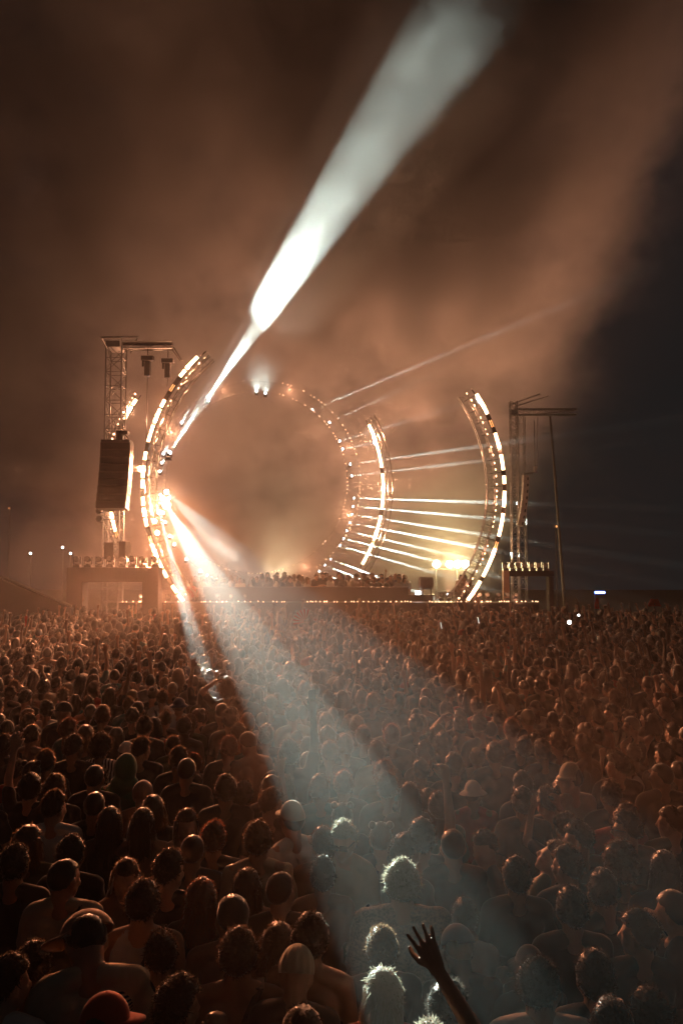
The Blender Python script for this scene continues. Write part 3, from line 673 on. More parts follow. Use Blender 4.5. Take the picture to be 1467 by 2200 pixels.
def cap(mb, a, b, r0, r1, n=10):
    mb.tube(a, b, r0, r1, n=n); mb.ball(a, r0, n, 6); mb.ball(b, r1, n, 6)
def remesh(mb, voxel, smooth=3, mat='skin', fold=0.0, name='body', decimate=None):
    me = mb.mesh('tmp', None); o = bpy.data.objects.new('tmp', me); COL.objects.link(o)
    md = o.modifiers.new('r', 'REMESH'); md.mode = 'VOXEL'; md.voxel_size = voxel; md.adaptivity = 0
    if smooth: sm = o.modifiers.new('s', 'SMOOTH'); sm.iterations = smooth; sm.factor = .5
    if decimate: dm = o.modifiers.new('d', 'DECIMATE'); dm.ratio = decimate
    dg = bpy.context.evaluated_depsgraph_get(); ev = o.evaluated_get(dg)
    out = bpy.data.meshes.new_from_object(ev); out.name = name
    bpy.data.objects.remove(o); bpy.data.meshes.remove(me)
    if fold:
        n = len(out.vertices); co = np.empty(n * 3, 'f'); out.vertices.foreach_get('co', co); co = co.reshape(-1, 3)
        nr = np.empty(n * 3, 'f'); out.vertices.foreach_get('normal', nr); nr = nr.reshape(-1, 3)
        f = (np.sin(co[:, 0] * 37 + np.sin(co[:, 2] * 11) * 2.1) * .5 + np.sin(co[:, 0] * 19 - co[:, 2] * 27 + co[:, 1] * 23) * .5 + np.sin(co[:, 2] * 46 + np.sin(co[:, 0] * 16) * 2) * .35)
        co += nr * (f * fold)[:, None]; out.vertices.foreach_set('co', co.ravel())
    out.materials.clear(); out.materials.append(M[mat] if isinstance(mat, str) else mat)
    out.polygons.foreach_set('use_smooth', [True] * len(out.polygons)); out.update(); return out
def hand(mb, wrist, d, nrm, side, curl=.3, spread=.25, s=1.0, r=.0098):
    """d: direction of the fingers, nrm: back-of-hand normal, side: +1 thumb towards -t (t = d x nrm)"""
    d = Vector(d).normalized(); nrm = Vector(nrm); nrm = (nrm - d * nrm.dot(d)).normalized(); t = d.cross(nrm) * side
    w = Vector(wrist)
    offs = (-.030, -.010, .011, .030); lens = (.072, .080, .074, .058)
    for k in range(4):
        base = w + t * offs[k] * .5 * s; kn = w + d * .085 * s + t * offs[k] * s - d * abs(offs[k] - .0) * .15
        cap(mb, base, kn, .0155 * s, .0125 * s, 8)
        dirn = (d + t * spread * (offs[k] / .03) * 1.0).normalized(); p = kn; c = curl * (1 + .25 * k)
        for j, L in enumerate((.45, .31, .24)):
            ang = c * (.5 + .7 * j); dd = (dirn * math.cos(ang) - nrm * math.sin(ang)).normalized()
            q = p + dd * lens[k] * L * s; cap(mb, p, q, (r - .0006 * j) * s, (r - .0006 * (j + 1)) * s, 7); p = q
    a = w + d * .022 * s - t * .018 * s; b = a + (d * .6 - t * .75 - nrm * .25).normalized() * .042 * s
    c_ = b + (d * .9 - t * .4 - nrm * .4 * (1 + curl)).normalized() * .033 * s; e = c_ + (d * 1.0 - t * .1 - nrm * .5 * (1 + curl)).normalized() * .024 * s
    cap(mb, a, b, .015 * s, .0125 * s, 8); cap(mb, b, c_, .0118 * s, .011 * s, 8); cap(mb, c_, e, .0105 * s, .0095 * s, 8)
ARMS = {   # elbow, wrist, hand dir, back-of-hand normal, curl   (for the right arm; x mirrored for the left)
    'down':  ((.235, -.04, 1.13), (.225, .04, .885), (0, .15, -1), (1, 0, 0), .5),
    'front': ((.25, .0, 1.15), (.11, .25, 1.20), (-.5, .8, .3), (.2, .3, .9), .9),
    'up':    ((.235, .05, 1.69), (.20, .09, 1.945), (0, .1, 1), (0, -1, .1), .25),
    'wave':  ((.37, .10, 1.50), (.33, .14, 1.765), (-.1, .1, 1), (0, -1, .1), .15),
    'phone': ((.25, .20, 1.46), (.13, .33, 1.68), (-.1, .15, 1), (.5, -.85, .1), 1.2),
    'high':  ((.215, .08, 1.70), (.20, .16, 1.955), (-.05, .1, 1), (.4, -.9, .1), 1.2),
    'face':  ((.29, .05, 1.20), (.15, .14, 1.46), (-.4, .1, .9), (.8, -.3, 0), 1.3),
    'head':  ((.38, .03, 1.60), (.19, .06, 1.755), (-1, .0, .3), (0, .3, 1), .5),
    'hail':  ((.25, .14, 1.665), (.10, .17, 1.905), (-.42, .12, .88), (0, -1, .12), .16),
    'out':   ((.47, .05, 1.42), (.70, .14, 1.50), (1, .2, .3), (0, 0, 1), .5),
}
NECK = Vector((0, -.015, 1.478)); HC = Vector((0, .005, .148))       # head centre above the neck pivot
def head_mat(yaw, pitch, roll): return Matrix.Translation(NECK) @ Euler((R(pitch), R(roll), R(yaw)), 'ZXY' if False else 'XYZ').to_matrix().to_4x4() @ Matrix.Translation(HC)
def make_head(mb, H):
    def B(c, r, seg=14, rings=9):
        k = MB().ball((0, 0, 0), r, seg, rings); b = len(mb.v)
        for v in k.v: mb.v.append(tuple(H @ (Vector(v) + Vector(c))))
        mb.f += [tuple(b + i for i in q) for q in k.f]
    def C(a, b, r0, r1): cap(mb, H @ Vector(a), H @ Vector(b), r0, r1, 9)
    B((0, -.008, .008), (.077, .095, .094)); B((0, .022, -.055), (.060, .070, .078)); C((0, .055, -.105), (0, .062, -.112), .030, .026)
    for s in (-1, 1):
        C((s * .04, .035, -.085), (s * .054, .0, -.05), .025, .028); B((s * .084, -.004, -.028), (.012, .022, .034), 8, 6)
        C((s * .014, .082, .006), (s * .046, .070, .004), .012, .011); B((s * .040, .070, -.045), (.022, .020, .02), 8, 6)
        B((s * .030, .079, -.018), (.012, .010, .009), 8, 6)
    C((0, .088, .0), (0, .108, -.040), .009, .015); C((0, .092, -.045), (0, .094, -.047), .017, .017); C((-.02, .083, -.075), (.02, .083, -.075), .010, .010); C((-.016, .080, -.086), (.016, .080, -.086), .010, .010)
def person_body(right, left, hd=(0, 0, 0), voxel=.0125, lean=0.0, fat=1.0, name='body'):
    mb = MB(); H = head_mat(*hd)
    make_head(mb, H)
    cap(mb, (0, -.028, 1.41), H @ Vector((0, -.022, -.055)), .068, .060, 12)
    for s in (-1, 1):
        cap(mb, (s * .030, -.035, 1.470), (s * .165, -.02, 1.415), .046, .054); cap(mb, (s * .09, .035, 1.30), (s * .10, .03, 1.25), .085, .085)
        cap(mb, (s * .085, -.06, 1.33), (s * .08, -.05, 1.20), .075, .07)
        cap(mb, (s * .088, 0, .92), (s * .095, .02, .50), .086 * fat, .054); cap(mb, (s * .095, .02, .50), (s * .098, -.02, .09), .055, .036)
        cap(mb, (s * .098, -.045, .05), (s * .115, .13, .035), .038, .03)
    mb.ball((0, .0, 1.27), (.165 * fat, .11 * fat, .20), 16, 10); mb.ball((0, .005, 1.06), (.140 * fat, .10 * fat, .17), 16, 10); mb.ball((0, -.01, .93), (.168 * fat, .12 * fat, .13), 16, 10)
    for s, nm_ in ((1, right), (-1, left)):
        e, w_, hdir, nn, curl = ARMS[nm_]; sh = (s * .182, -.015, 1.405)
        fx = lambda v: (v[0] * s, v[1], v[2])
        cap(mb, sh, fx(e), .052 * fat, .040); cap(mb, fx(e), fx(w_), .041, .026)
        d = Vector(fx(hdir)); n_ = Vector(fx(nn)); t = d.cross(n_); thumb_in = 1 if t.x * s > 0 else -1
        hand(mb, Vector(fx(w_)), d, n_, thumb_in, curl, .30 if curl < .3 else .1, 1.05, .0108 if voxel > .008 else .0092)
    return remesh(mb, voxel, 2, 'skin', name=name)
def shirt_mesh(right, left, kind='tee', fat=1.0, voxel=.016, mat='cloth', fold=.0065):
    mb = MB()
    for s in (-1, 1):
        wv = .165 if kind == 'tee' or kind == 'loose' else .118
        cap(mb, (s * .045, -.037, 1.468), (s * wv, -.02, 1.422), .050 if kind != 'tank' else .042, .066 if kind != 'tank' else .05)
        cap(mb, (s * .09, .035, 1.30), (s * .10, .03, 1.25), .097, .097); cap(mb, (s * .085, -.06, 1.33), (s * .08, -.05, 1.20), .087, .082)
    k = 1.0 if kind != 'loose' else 1.22
    mb.ball((0, .0, 1.26), (.182 * fat * k, .125 * fat * k, .205), 18, 12); mb.ball((0, .002, 1.08), (.165 * fat * k, .125 * fat * k, .22), 18, 12); cap(mb, (-.07, 0, .93), (.07, 0, .93), .125 * fat * k, .125 * fat * k, 14)
    if kind in ('tee', 'loose', 'long'):
        for s, nm_ in ((1, right), (-1, left)):
            e = Vector(ARMS[nm_][0]); w_ = Vector(ARMS[nm_][1]); e.x *= s; w_.x *= s; sh = Vector((s * .182, -.015, 1.405))
            q = sh.lerp(e, .62 if kind == 'tee' else .85); rr = .064 if kind != 'loose' else .085
            cap(mb, sh, q, rr * fat, (.062 if kind != 'loose' else .082) * fat, 12)
            if kind == 'long': cap(mb, sh, e, .062, .052, 12); cap(mb, e, e.lerp(w_, .92), .052, .036, 12)
    return remesh(mb, voxel, 3, mat, fold if kind != 'loose' else .009, name='shirt')
mb = MB()
for s in (-1, 1): cap(mb, (s * .088, 0, .92), (s * .097, .02, .5), .105, .075); cap(mb, (s * .097, .02, .5), (s * .1, -.015, .12), .075, .06)
mb.ball((0, -.005, .93), (.185, .14, .12), 16, 10); PANTS = remesh(mb, .02, 3, 'cloth', .004, name='trousers')
mb = MB()
for s in (-1, 1): cap(mb, (s * .098, -.05, .055), (s * .116, .14, .045), .046, .04)
SHOES = remesh(mb, .014, 2, 'cloth', name='shoes')

# ---- hair and hats, in head coordinates (origin = centre of the skull)
def in_hair(x, y, z, style='short'):
    front = y / .095
    line = .052 if front > .35 else (-.012 if front > -.25 else -.075)
    if front > .35: line = .052
    elif front > -.1: line = -.02 + (front + .1) / .45 * .072
    else: line = -.078 + (front + 1) / .9 * .058
    return z > line
def hair_mesh(k=1.1, rough=.006, nb=900, L=(.012, .03), wild=.5, top=0.0, seed=1, name='hair', down=0.0, freq=40, shellonly=False, bw=.0028):
    rg = np.random.default_rng(seed); mb = MB(); seg, rings = 30, 18
    ph = rg.uniform(0, 6, 6)
    def rad(u):
        x, y, z = u
        f = math.sin(x * freq * .09 * 10 + ph[0]) * math.sin(y * freq * .11 * 10 + ph[1]) * math.sin(z * freq * .1 * 10 + ph[2])
        f2 = math.sin(x * 7 + ph[3]) * math.sin(y * 6 + ph[4]) * math.sin(z * 8 + ph[5])
        t = max(0, z) ** 2 * top * (.6 + .4 * y)
        return np.array([.080 * (k) + rough * (f + f2) , .0965 * k + rough * (f + f2), .0955 * k + rough * (f + f2) + t])
    for i in range(rings + 1):
        p = math.pi * i / rings
        for j in range(seg):
            a = 2 * math.pi * j / seg; u = (math.sin(p) * math.cos(a), math.sin(p) * math.sin(a), math.cos(p)); r = rad(u)
            q = [u[0] * r[0], u[1] * r[1] - .008, u[2] * r[2] + .008]
            if not in_hair(*q): q = [u[0] * .068, u[1] * .084 - .01, u[2] * .083]
            mb.v.append(tuple(q))
    for i in range(rings):
        for j in range(seg):
            a = i * seg + j; b = i * seg + (j + 1) % seg; mb.f.append((a, a + seg, b + seg, b))
    if not shellonly:
        n = 0
        while n < nb:
            u = rg.normal(size=3); u /= np.linalg.norm(u); r = rad(u); q = np.array([u[0] * r[0], u[1] * r[1] - .008, u[2] * r[2] + .008])
            if not in_hair(*q): continue
            d = u + rg.normal(size=3) * wild + np.array([0, 0, -down]); d /= np.linalg.norm(d); ln = rg.uniform(*L)
            sd = np.cross(d, rg.normal(size=3)); sd /= np.linalg.norm(sd) + 1e-9; b = len(mb.v); q = q - u * .004
            mid = q + d * ln * .55 + rg.normal(size=3) * ln * .12; tip = mid + (d + rg.normal(size=3) * .5 * wild) * ln * .5
            mb.v += [tuple(q - sd * bw), tuple(q + sd * bw), tuple(mid + sd * bw * .7), tuple(mid - sd * bw * .7), tuple(tip)]
            mb.w = getattr(mb, 'w', set()); mb.w |= {len(mb.f), len(mb.f) + 1}; mb.f += [(b, b + 1, b + 2, b + 3), (b + 3, b + 2, b + 4)]; n += 1
    return mb
def long_curtain(mb, zend=-.30, seed=1, wav=.01, rad=1.0, half=2.2):
    rg = np.random.default_rng(seed); seg, rows = 26, 12; b = len(mb.v); w = [rg.uniform(0, 6) for _ in range(3)]
    for i in range(rows):
        f = i / (rows - 1); z = .03 + (zend - .03) * f
        for j in range(seg):
            a = -math.pi / 2 + half * (2 * j / (seg - 1) - 1)
            rx = (.083 + .022 * math.sin(f * 2.2)) * rad; ry = (.103 - .012 * f) * rad; wv = wav * math.sin(9 * a + w[0] + 3 * f) + wav * math.sin(17 * a + w[1] - 4 * f) * .6
            mb.v.append(((rx + wv) * math.cos(a), (ry + wv) * math.sin(a) - .008, z - .015 * math.sin(j * 2.3) * f))
    for i in range(rows - 1):
        for j in range(seg - 1): a = b + i * seg + j; mb.f.append((a, a + seg, a + seg + 1, a + 1))
    for _ in range(420):
        a = -math.pi / 2 + half * rg.uniform(-1, 1); f = rg.uniform(0, 1); z = .03 + (zend - .03) * f
        p = np.array([(.09 + .022 * math.sin(f * 2.2)) * rad * math.cos(a), .106 * rad * math.sin(a) - .008, z]); d = np.array([math.cos(a) * .25, math.sin(a) * .25, -1]) + rg.normal(size=3) * .18
        ln = rg.uniform(.04, .09); k = len(mb.v); sd = np.array([-math.sin(a), math.cos(a), 0]) * .003
        mb.v += [tuple(p - sd), tuple(p + sd), tuple(p + d * ln)]; mb.w = getattr(mb, 'w', set()); mb.w.add(len(mb.f)); mb.f.append((k, k + 1, k + 2))
    return mb
HAIR = {}
def H_(name, mb, smooth=True):
    me = mb.mesh('hair', 'hair', smooth); me.materials.append(M['wisp']); HAIR[name] = me
    n = len(mb.f); mi = np.zeros(n, 'i'); lone = np.array([getattr(mb, 'w', set()) and (i in mb.w) for i in range(n)]); mi[lone.astype(bool)] = 1; me.polygons.foreach_set('material_index', mi)
for i in range(3): H_('short%d' % i, hair_mesh(1.09 + .02 * i, .007, 1600, (.010, .026), .8, .02, 11 + i, bw=.0024))
for i in range(2): H_('quiff%d' % i, hair_mesh(1.10, .008, 1600, (.010, .026), .8, .030, 21 + i))
for i in range(2): H_('crop%d' % i, hair_mesh(1.035, .002, 1000, (.004, .009), .5, .0, 31 + i, bw=.0018))
for i in range(3): H_('curly%d' % i, hair_mesh(1.13 + .035 * i, .009, 2000, (.007, .016), 1.4, .025, 41 + i, freq=60, bw=.003))
H_('afro', hair_mesh(1.38, .012, 2800, (.012, .026), 1.6, .02, 51, freq=60, bw=.0036))
for i in range(3): H_('long%d' % i, long_curtain(hair_mesh(1.12, .005, 500, (.01, .03), .4, .01, 61 + i, down=.8), -.26 - .04 * i, i, .006 + .004 * i))
H_('bob', long_curtain(hair_mesh(1.14, .006, 500, (.01, .03), .4, .01, 71, down=.8), -.13, 5, .006, 1.05))
mb = hair_mesh(1.08, .004, 500, (.006, .018), .4, .01, 81); mb.ball((0, -.085, .085), (.042, .040, .040), 12, 8); H_('bun', mb)
mb = hair_mesh(1.07, .004, 500, (.006, .016), .4, .01, 82)
for i in range(8): mb.ball((.004 * math.sin(i), -.118 - .012 * math.sin(i * .4), .05 - .032 * i), (.026 - .0018 * i, .024, .028), 8, 6)
H_('ponytail', mb)
mb = hair_mesh(1.08, .004, 500, (.006, .016), .4, .01, 83)
for s in (-1, 1): mb.ball((s * .065, -.02, .098), (.030, .03, .03), 10, 7)
H_('spacebuns', mb)
def dome(k, zcut, seg=28, rings=14, squash=1.0, rib=0.0, tilt=0.0):
    mb = MB()
    for i in range(rings + 1):
        p = math.pi * .62 * i / rings
        for j in range(seg):
            a = 2 * math.pi * j / seg; z = .10 * k * math.cos(p) * squash + .01
            s = math.sin(p) * (1 + rib * math.sin(a * 14) * math.sin(p)); x, y = .080 * k * s * math.cos(a), .100 * k * s * math.sin(a) - .008
            if z < zcut + tilt * y: z = zcut + tilt * y
            mb.v.append((x, y, z))
    for i in range(rings):
        for j in range(seg): a = i * seg + j; b = i * seg + (j + 1) % seg; mb.f.append((a, a + seg, b + seg, b))
    return mb
def cap_mesh():
    mb = dome(1.10, .022, squash=1.12); n = 12; b = len(mb.v)
    for lay in (0, 1):
        for i in range(n + 1):
            a = math.pi * i / n; x = .078 * math.cos(a)
            mb.v.append((x, .070 * math.sin(a) * .55 + .045, .024 + .006 * lay)); mb.v.append((x * .95, .045 + .125 * math.sin(a) ** .7, .016 - abs(x) * .25 * 0 + .004 * lay - .012 * (1 - math.sin(a))))
    m_ = 2 * (n + 1)
    for lay in (0, 1):
        for i in range(n): k = b + lay * m_ + 2 * i; mb.f.append((k, k + 1, k + 3, k + 2) if lay else (k, k + 2, k + 3, k + 1))
    for i in range(n): k = b + 2 * i + 1; mb.f.append((k, k + 2, k + m_ + 2, k + m_))
    mb.ball((0, -.008, .13), (.008, .008, .005), 6, 4); return mb
HATS = {}
HATS['cap'] = cap_mesh().mesh('cap', 'cloth', True)
HATS['beanie'] = dome(1.12, -.01, seg=84, squash=1.02, rib=.025).mesh('beanie', 'cloth', True)
mb = dome(1.10, .03, squash=1.05)
for i in range(24):
    a0, a1 = 2 * math.pi * i / 24, 2 * math.pi * (i + 1) / 24
    for lay in (0, 1):
        k = len(mb.v); mb.v += [(.086 * math.cos(a0), .106 * math.sin(a0) - .008, .032 + .003 * lay), (.086 * math.cos(a1), .106 * math.sin(a1) - .008, .032 + .003 * lay), (.135 * math.cos(a1), .152 * math.sin(a1) - .008, .0 + .003 * lay), (.135 * math.cos(a0), .152 * math.sin(a0) - .008, .0 + .003 * lay)]
        mb.f.append((k, k + 1, k + 2, k + 3))
HATS['bucket_hat'] = mb.mesh('bucket_hat', 'cloth', True)
mb = MB(); mb.ball((0, -.02, .01), (.105, .125, .132), 20, 12); cap(mb, (-.05, -.03, -.14), (.05, -.03, -.14), .085, .085); cap(mb, (-.1, -.02, -.2), (.1, -.02, -.2), .07, .07)
HATS['hood'] = remesh(mb, .012, 3, 'cloth', .003, name='hood')
mb = MB()
for i in range(28):
    a0, a1 = 2 * math.pi * i / 28, 2 * math.pi * (i + 1) / 28
    mb.tube((.088 * math.cos(a0), .108 * math.sin(a0) - .008, .035 + .02 * math.sin(a0)), (.088 * math.cos(a1), .108 * math.sin(a1) - .008, .035 + .02 * math.sin(a1)), .012, n=6, cap=False)
HATS['headband'] = mb.mesh('headband', 'cloth', True)
mb = MB()
for s in (-1, 1): mb.box((s * .034, .099, -.012), (.052, .006, .034)); mb.tube((s * .06, .098, -.004), (s * .082, .0, -.008), .0035, n=5)
mb.box((0, .104, -.004), (.02, .005, .008)); GLASSES = mb.mesh('sunglasses', 'black')
def strap_mesh(side=1, off=.0):
    mb = MB(); pts = []
    for i in range(15):
        f = i / 14; x = side * (-.11 + .26 * f); z = 1.475 - .50 * f
        y = -.135 * math.sqrt(max(.05, 1 - (x / .215) ** 2)) * min(1, .45 + 2.2 * f) - .012 - off
        pts.append(Vector((x, y, z)))
    pts = [Vector((side * -.105, .06, 1.46)), Vector((side * -.108, 0.0, 1.49))] + pts
    for a, b in zip(pts[:-1], pts[1:]):
        d = b - a; rot = d.to_track_quat('Z', 'Y').to_matrix(); mb.box((a + b) / 2, (.038, .007, d.length * 1.08), rot)
    return mb.mesh('bag_strap', 'strap')
STRAPS = {1: strap_mesh(1), -1: strap_mesh(-1)}

# ---- pose variants: name -> (right arm, left arm, head yaw/pitch/roll)
POSES = {
    'stand':  ('down', 'down', (0, 0, 0)), 'standl': ('down', 'down', (28, -4, 6)), 'standr': ('down', 'down', (-30, -6, -6)),
    'hunch':  ('front', 'front', (20, -48, 6)), 'bow':    ('front', 'front', (12, -30, 4)), 'front':  ('front', 'front', (0, -8, 0)), 'profl': ('down', 'front', (58, -2, 4)), 'profr': ('front', 'down', (-58, -4, -4)),
    'back':   ('down', 'front', (10, 30, 10)), 'rup': ('up', 'down', (0, 6, 0)), 'lup': ('down', 'up', (6, 4, 0)), 'both': ('up', 'wave', (0, 6, 0)),
    'wave':   ('wave', 'down', (-8, 4, 0)), 'phone': ('phone', 'phone', (0, 0, 0)), 'rhigh': ('high', 'down', (0, 4, 0)), 'face': ('face', 'down', (-12, -6, -5)),
    'lface':  ('down', 'face', (20, -4, 5)), 'head': ('down', 'head', (0, 4, 0)), 'hail': ('hail', 'down', (0, 4, 0)),
}
_body, _shirt, _hm = {}, {}, {}
def body_of(p):
    if p not in _body:
        r, l, h = POSES[p]; fine = {'hail': .0060, 'rup': .009, 'wave': .009, 'both': .009, 'rhigh': .009}
        _body[p] = person_body(r, l, h, fine.get(p, .0115)); _hm[p] = head_mat(*h)
    return _body[p]
def shirt_of(p, kind, mat):
    r, l, _ = POSES[p]; k = (r, l, kind, mat) if kind != 'tank' else ('', '', kind, mat)
    if k not in _shirt: _shirt[k] = shirt_mesh(r, l, kind, mat=mat)
    return _shirt[k]
SKIN = {'light': (.42, .24, .16, 1), 'tan': (.28, .15, .095, 1), 'brown': (.15, .08, .045, 1), 'dark': (.07, .037, .023, 1)}
HC_ = {'black': (.006, .005, .004, 1), 'dark brown': (.014, .008, .005, 1), 'brown': (.03, .016, .008, 1), 'blond': (.16, .10, .055, 1), 'beam_lit': (.24, .21, .15, 1), 'red': (.045, .014, .006, 1)}  # palest tone has the white beam's light painted into the hair
TC = {'black': (.012, .012, .014, 1), 'dark grey': (.026, .026, .028, 1), 'navy': (.012, .02, .05, 1), 'olive': (.05, .055, .025, 1), 'white': (.50, .48, .44, 1), 'beige': (.34, .28, .20, 1),
      'grey': (.10, .10, .10, 1), 'red': (.30, .03, .02, 1), 'green': (.03, .10, .05, 1), 'brown': (.20, .12, .08, 1), 'teal': (.03, .12, .13, 1)}
GROUP = 'people standing in the concert crowd'
placed = []
def person(x, Y, h, pose, hair, hcol, top, tcol, label, yaw=0, skin='tan', hat=None, hatcol=None, hatrot=0, glasses=False, strap=0, wide=1.0, mat='cloth', z0=0.0, hs=1.0):
    s = h / 1.75
    t = empty('person', (x, Y, z0), label, 'person', GROUP, R(yaw)); t.scale = (s * wide, s, s)
    def ch(name, me, col=None, M4=None):
        o = bpy.data.objects.new(name, me); link(o, t)
        if col: o.color = col
        if M4 is not None: o.matrix_local = M4
        return o
    ch('body', body_of(pose), SKIN[skin])
    if top: ch('shirt' if top != 'loose' else 'loose_shirt', shirt_of(pose, top, mat), TC[tcol])
    ch('trousers', PANTS, random.choice([TC['black'], TC['navy'], TC['dark grey'], TC['olive']])); ch('shoes', SHOES, TC['black'])
    Hm = _hm[pose] @ Matrix.Scale(1.06 * hs, 4)
    if hair: ch('hair', HAIR[hair], HC_[hcol], Hm)
    if hat: ch(hat, HATS[hat], TC[hatcol or 'black'], Hm @ Matrix.Rotation(R(hatrot), 4, 'Z'))
    if glasses: ch('sunglasses', GLASSES, None, Hm)
    if strap: ch('bag_strap', STRAPS[strap])
    placed.append((x, Y)); t['_h'] = h; return t
def strip(t):
    if '_h' in t: del t['_h']
def ydist(py, h): return (CAMZ - h) / ((py - 1190.0) / F)
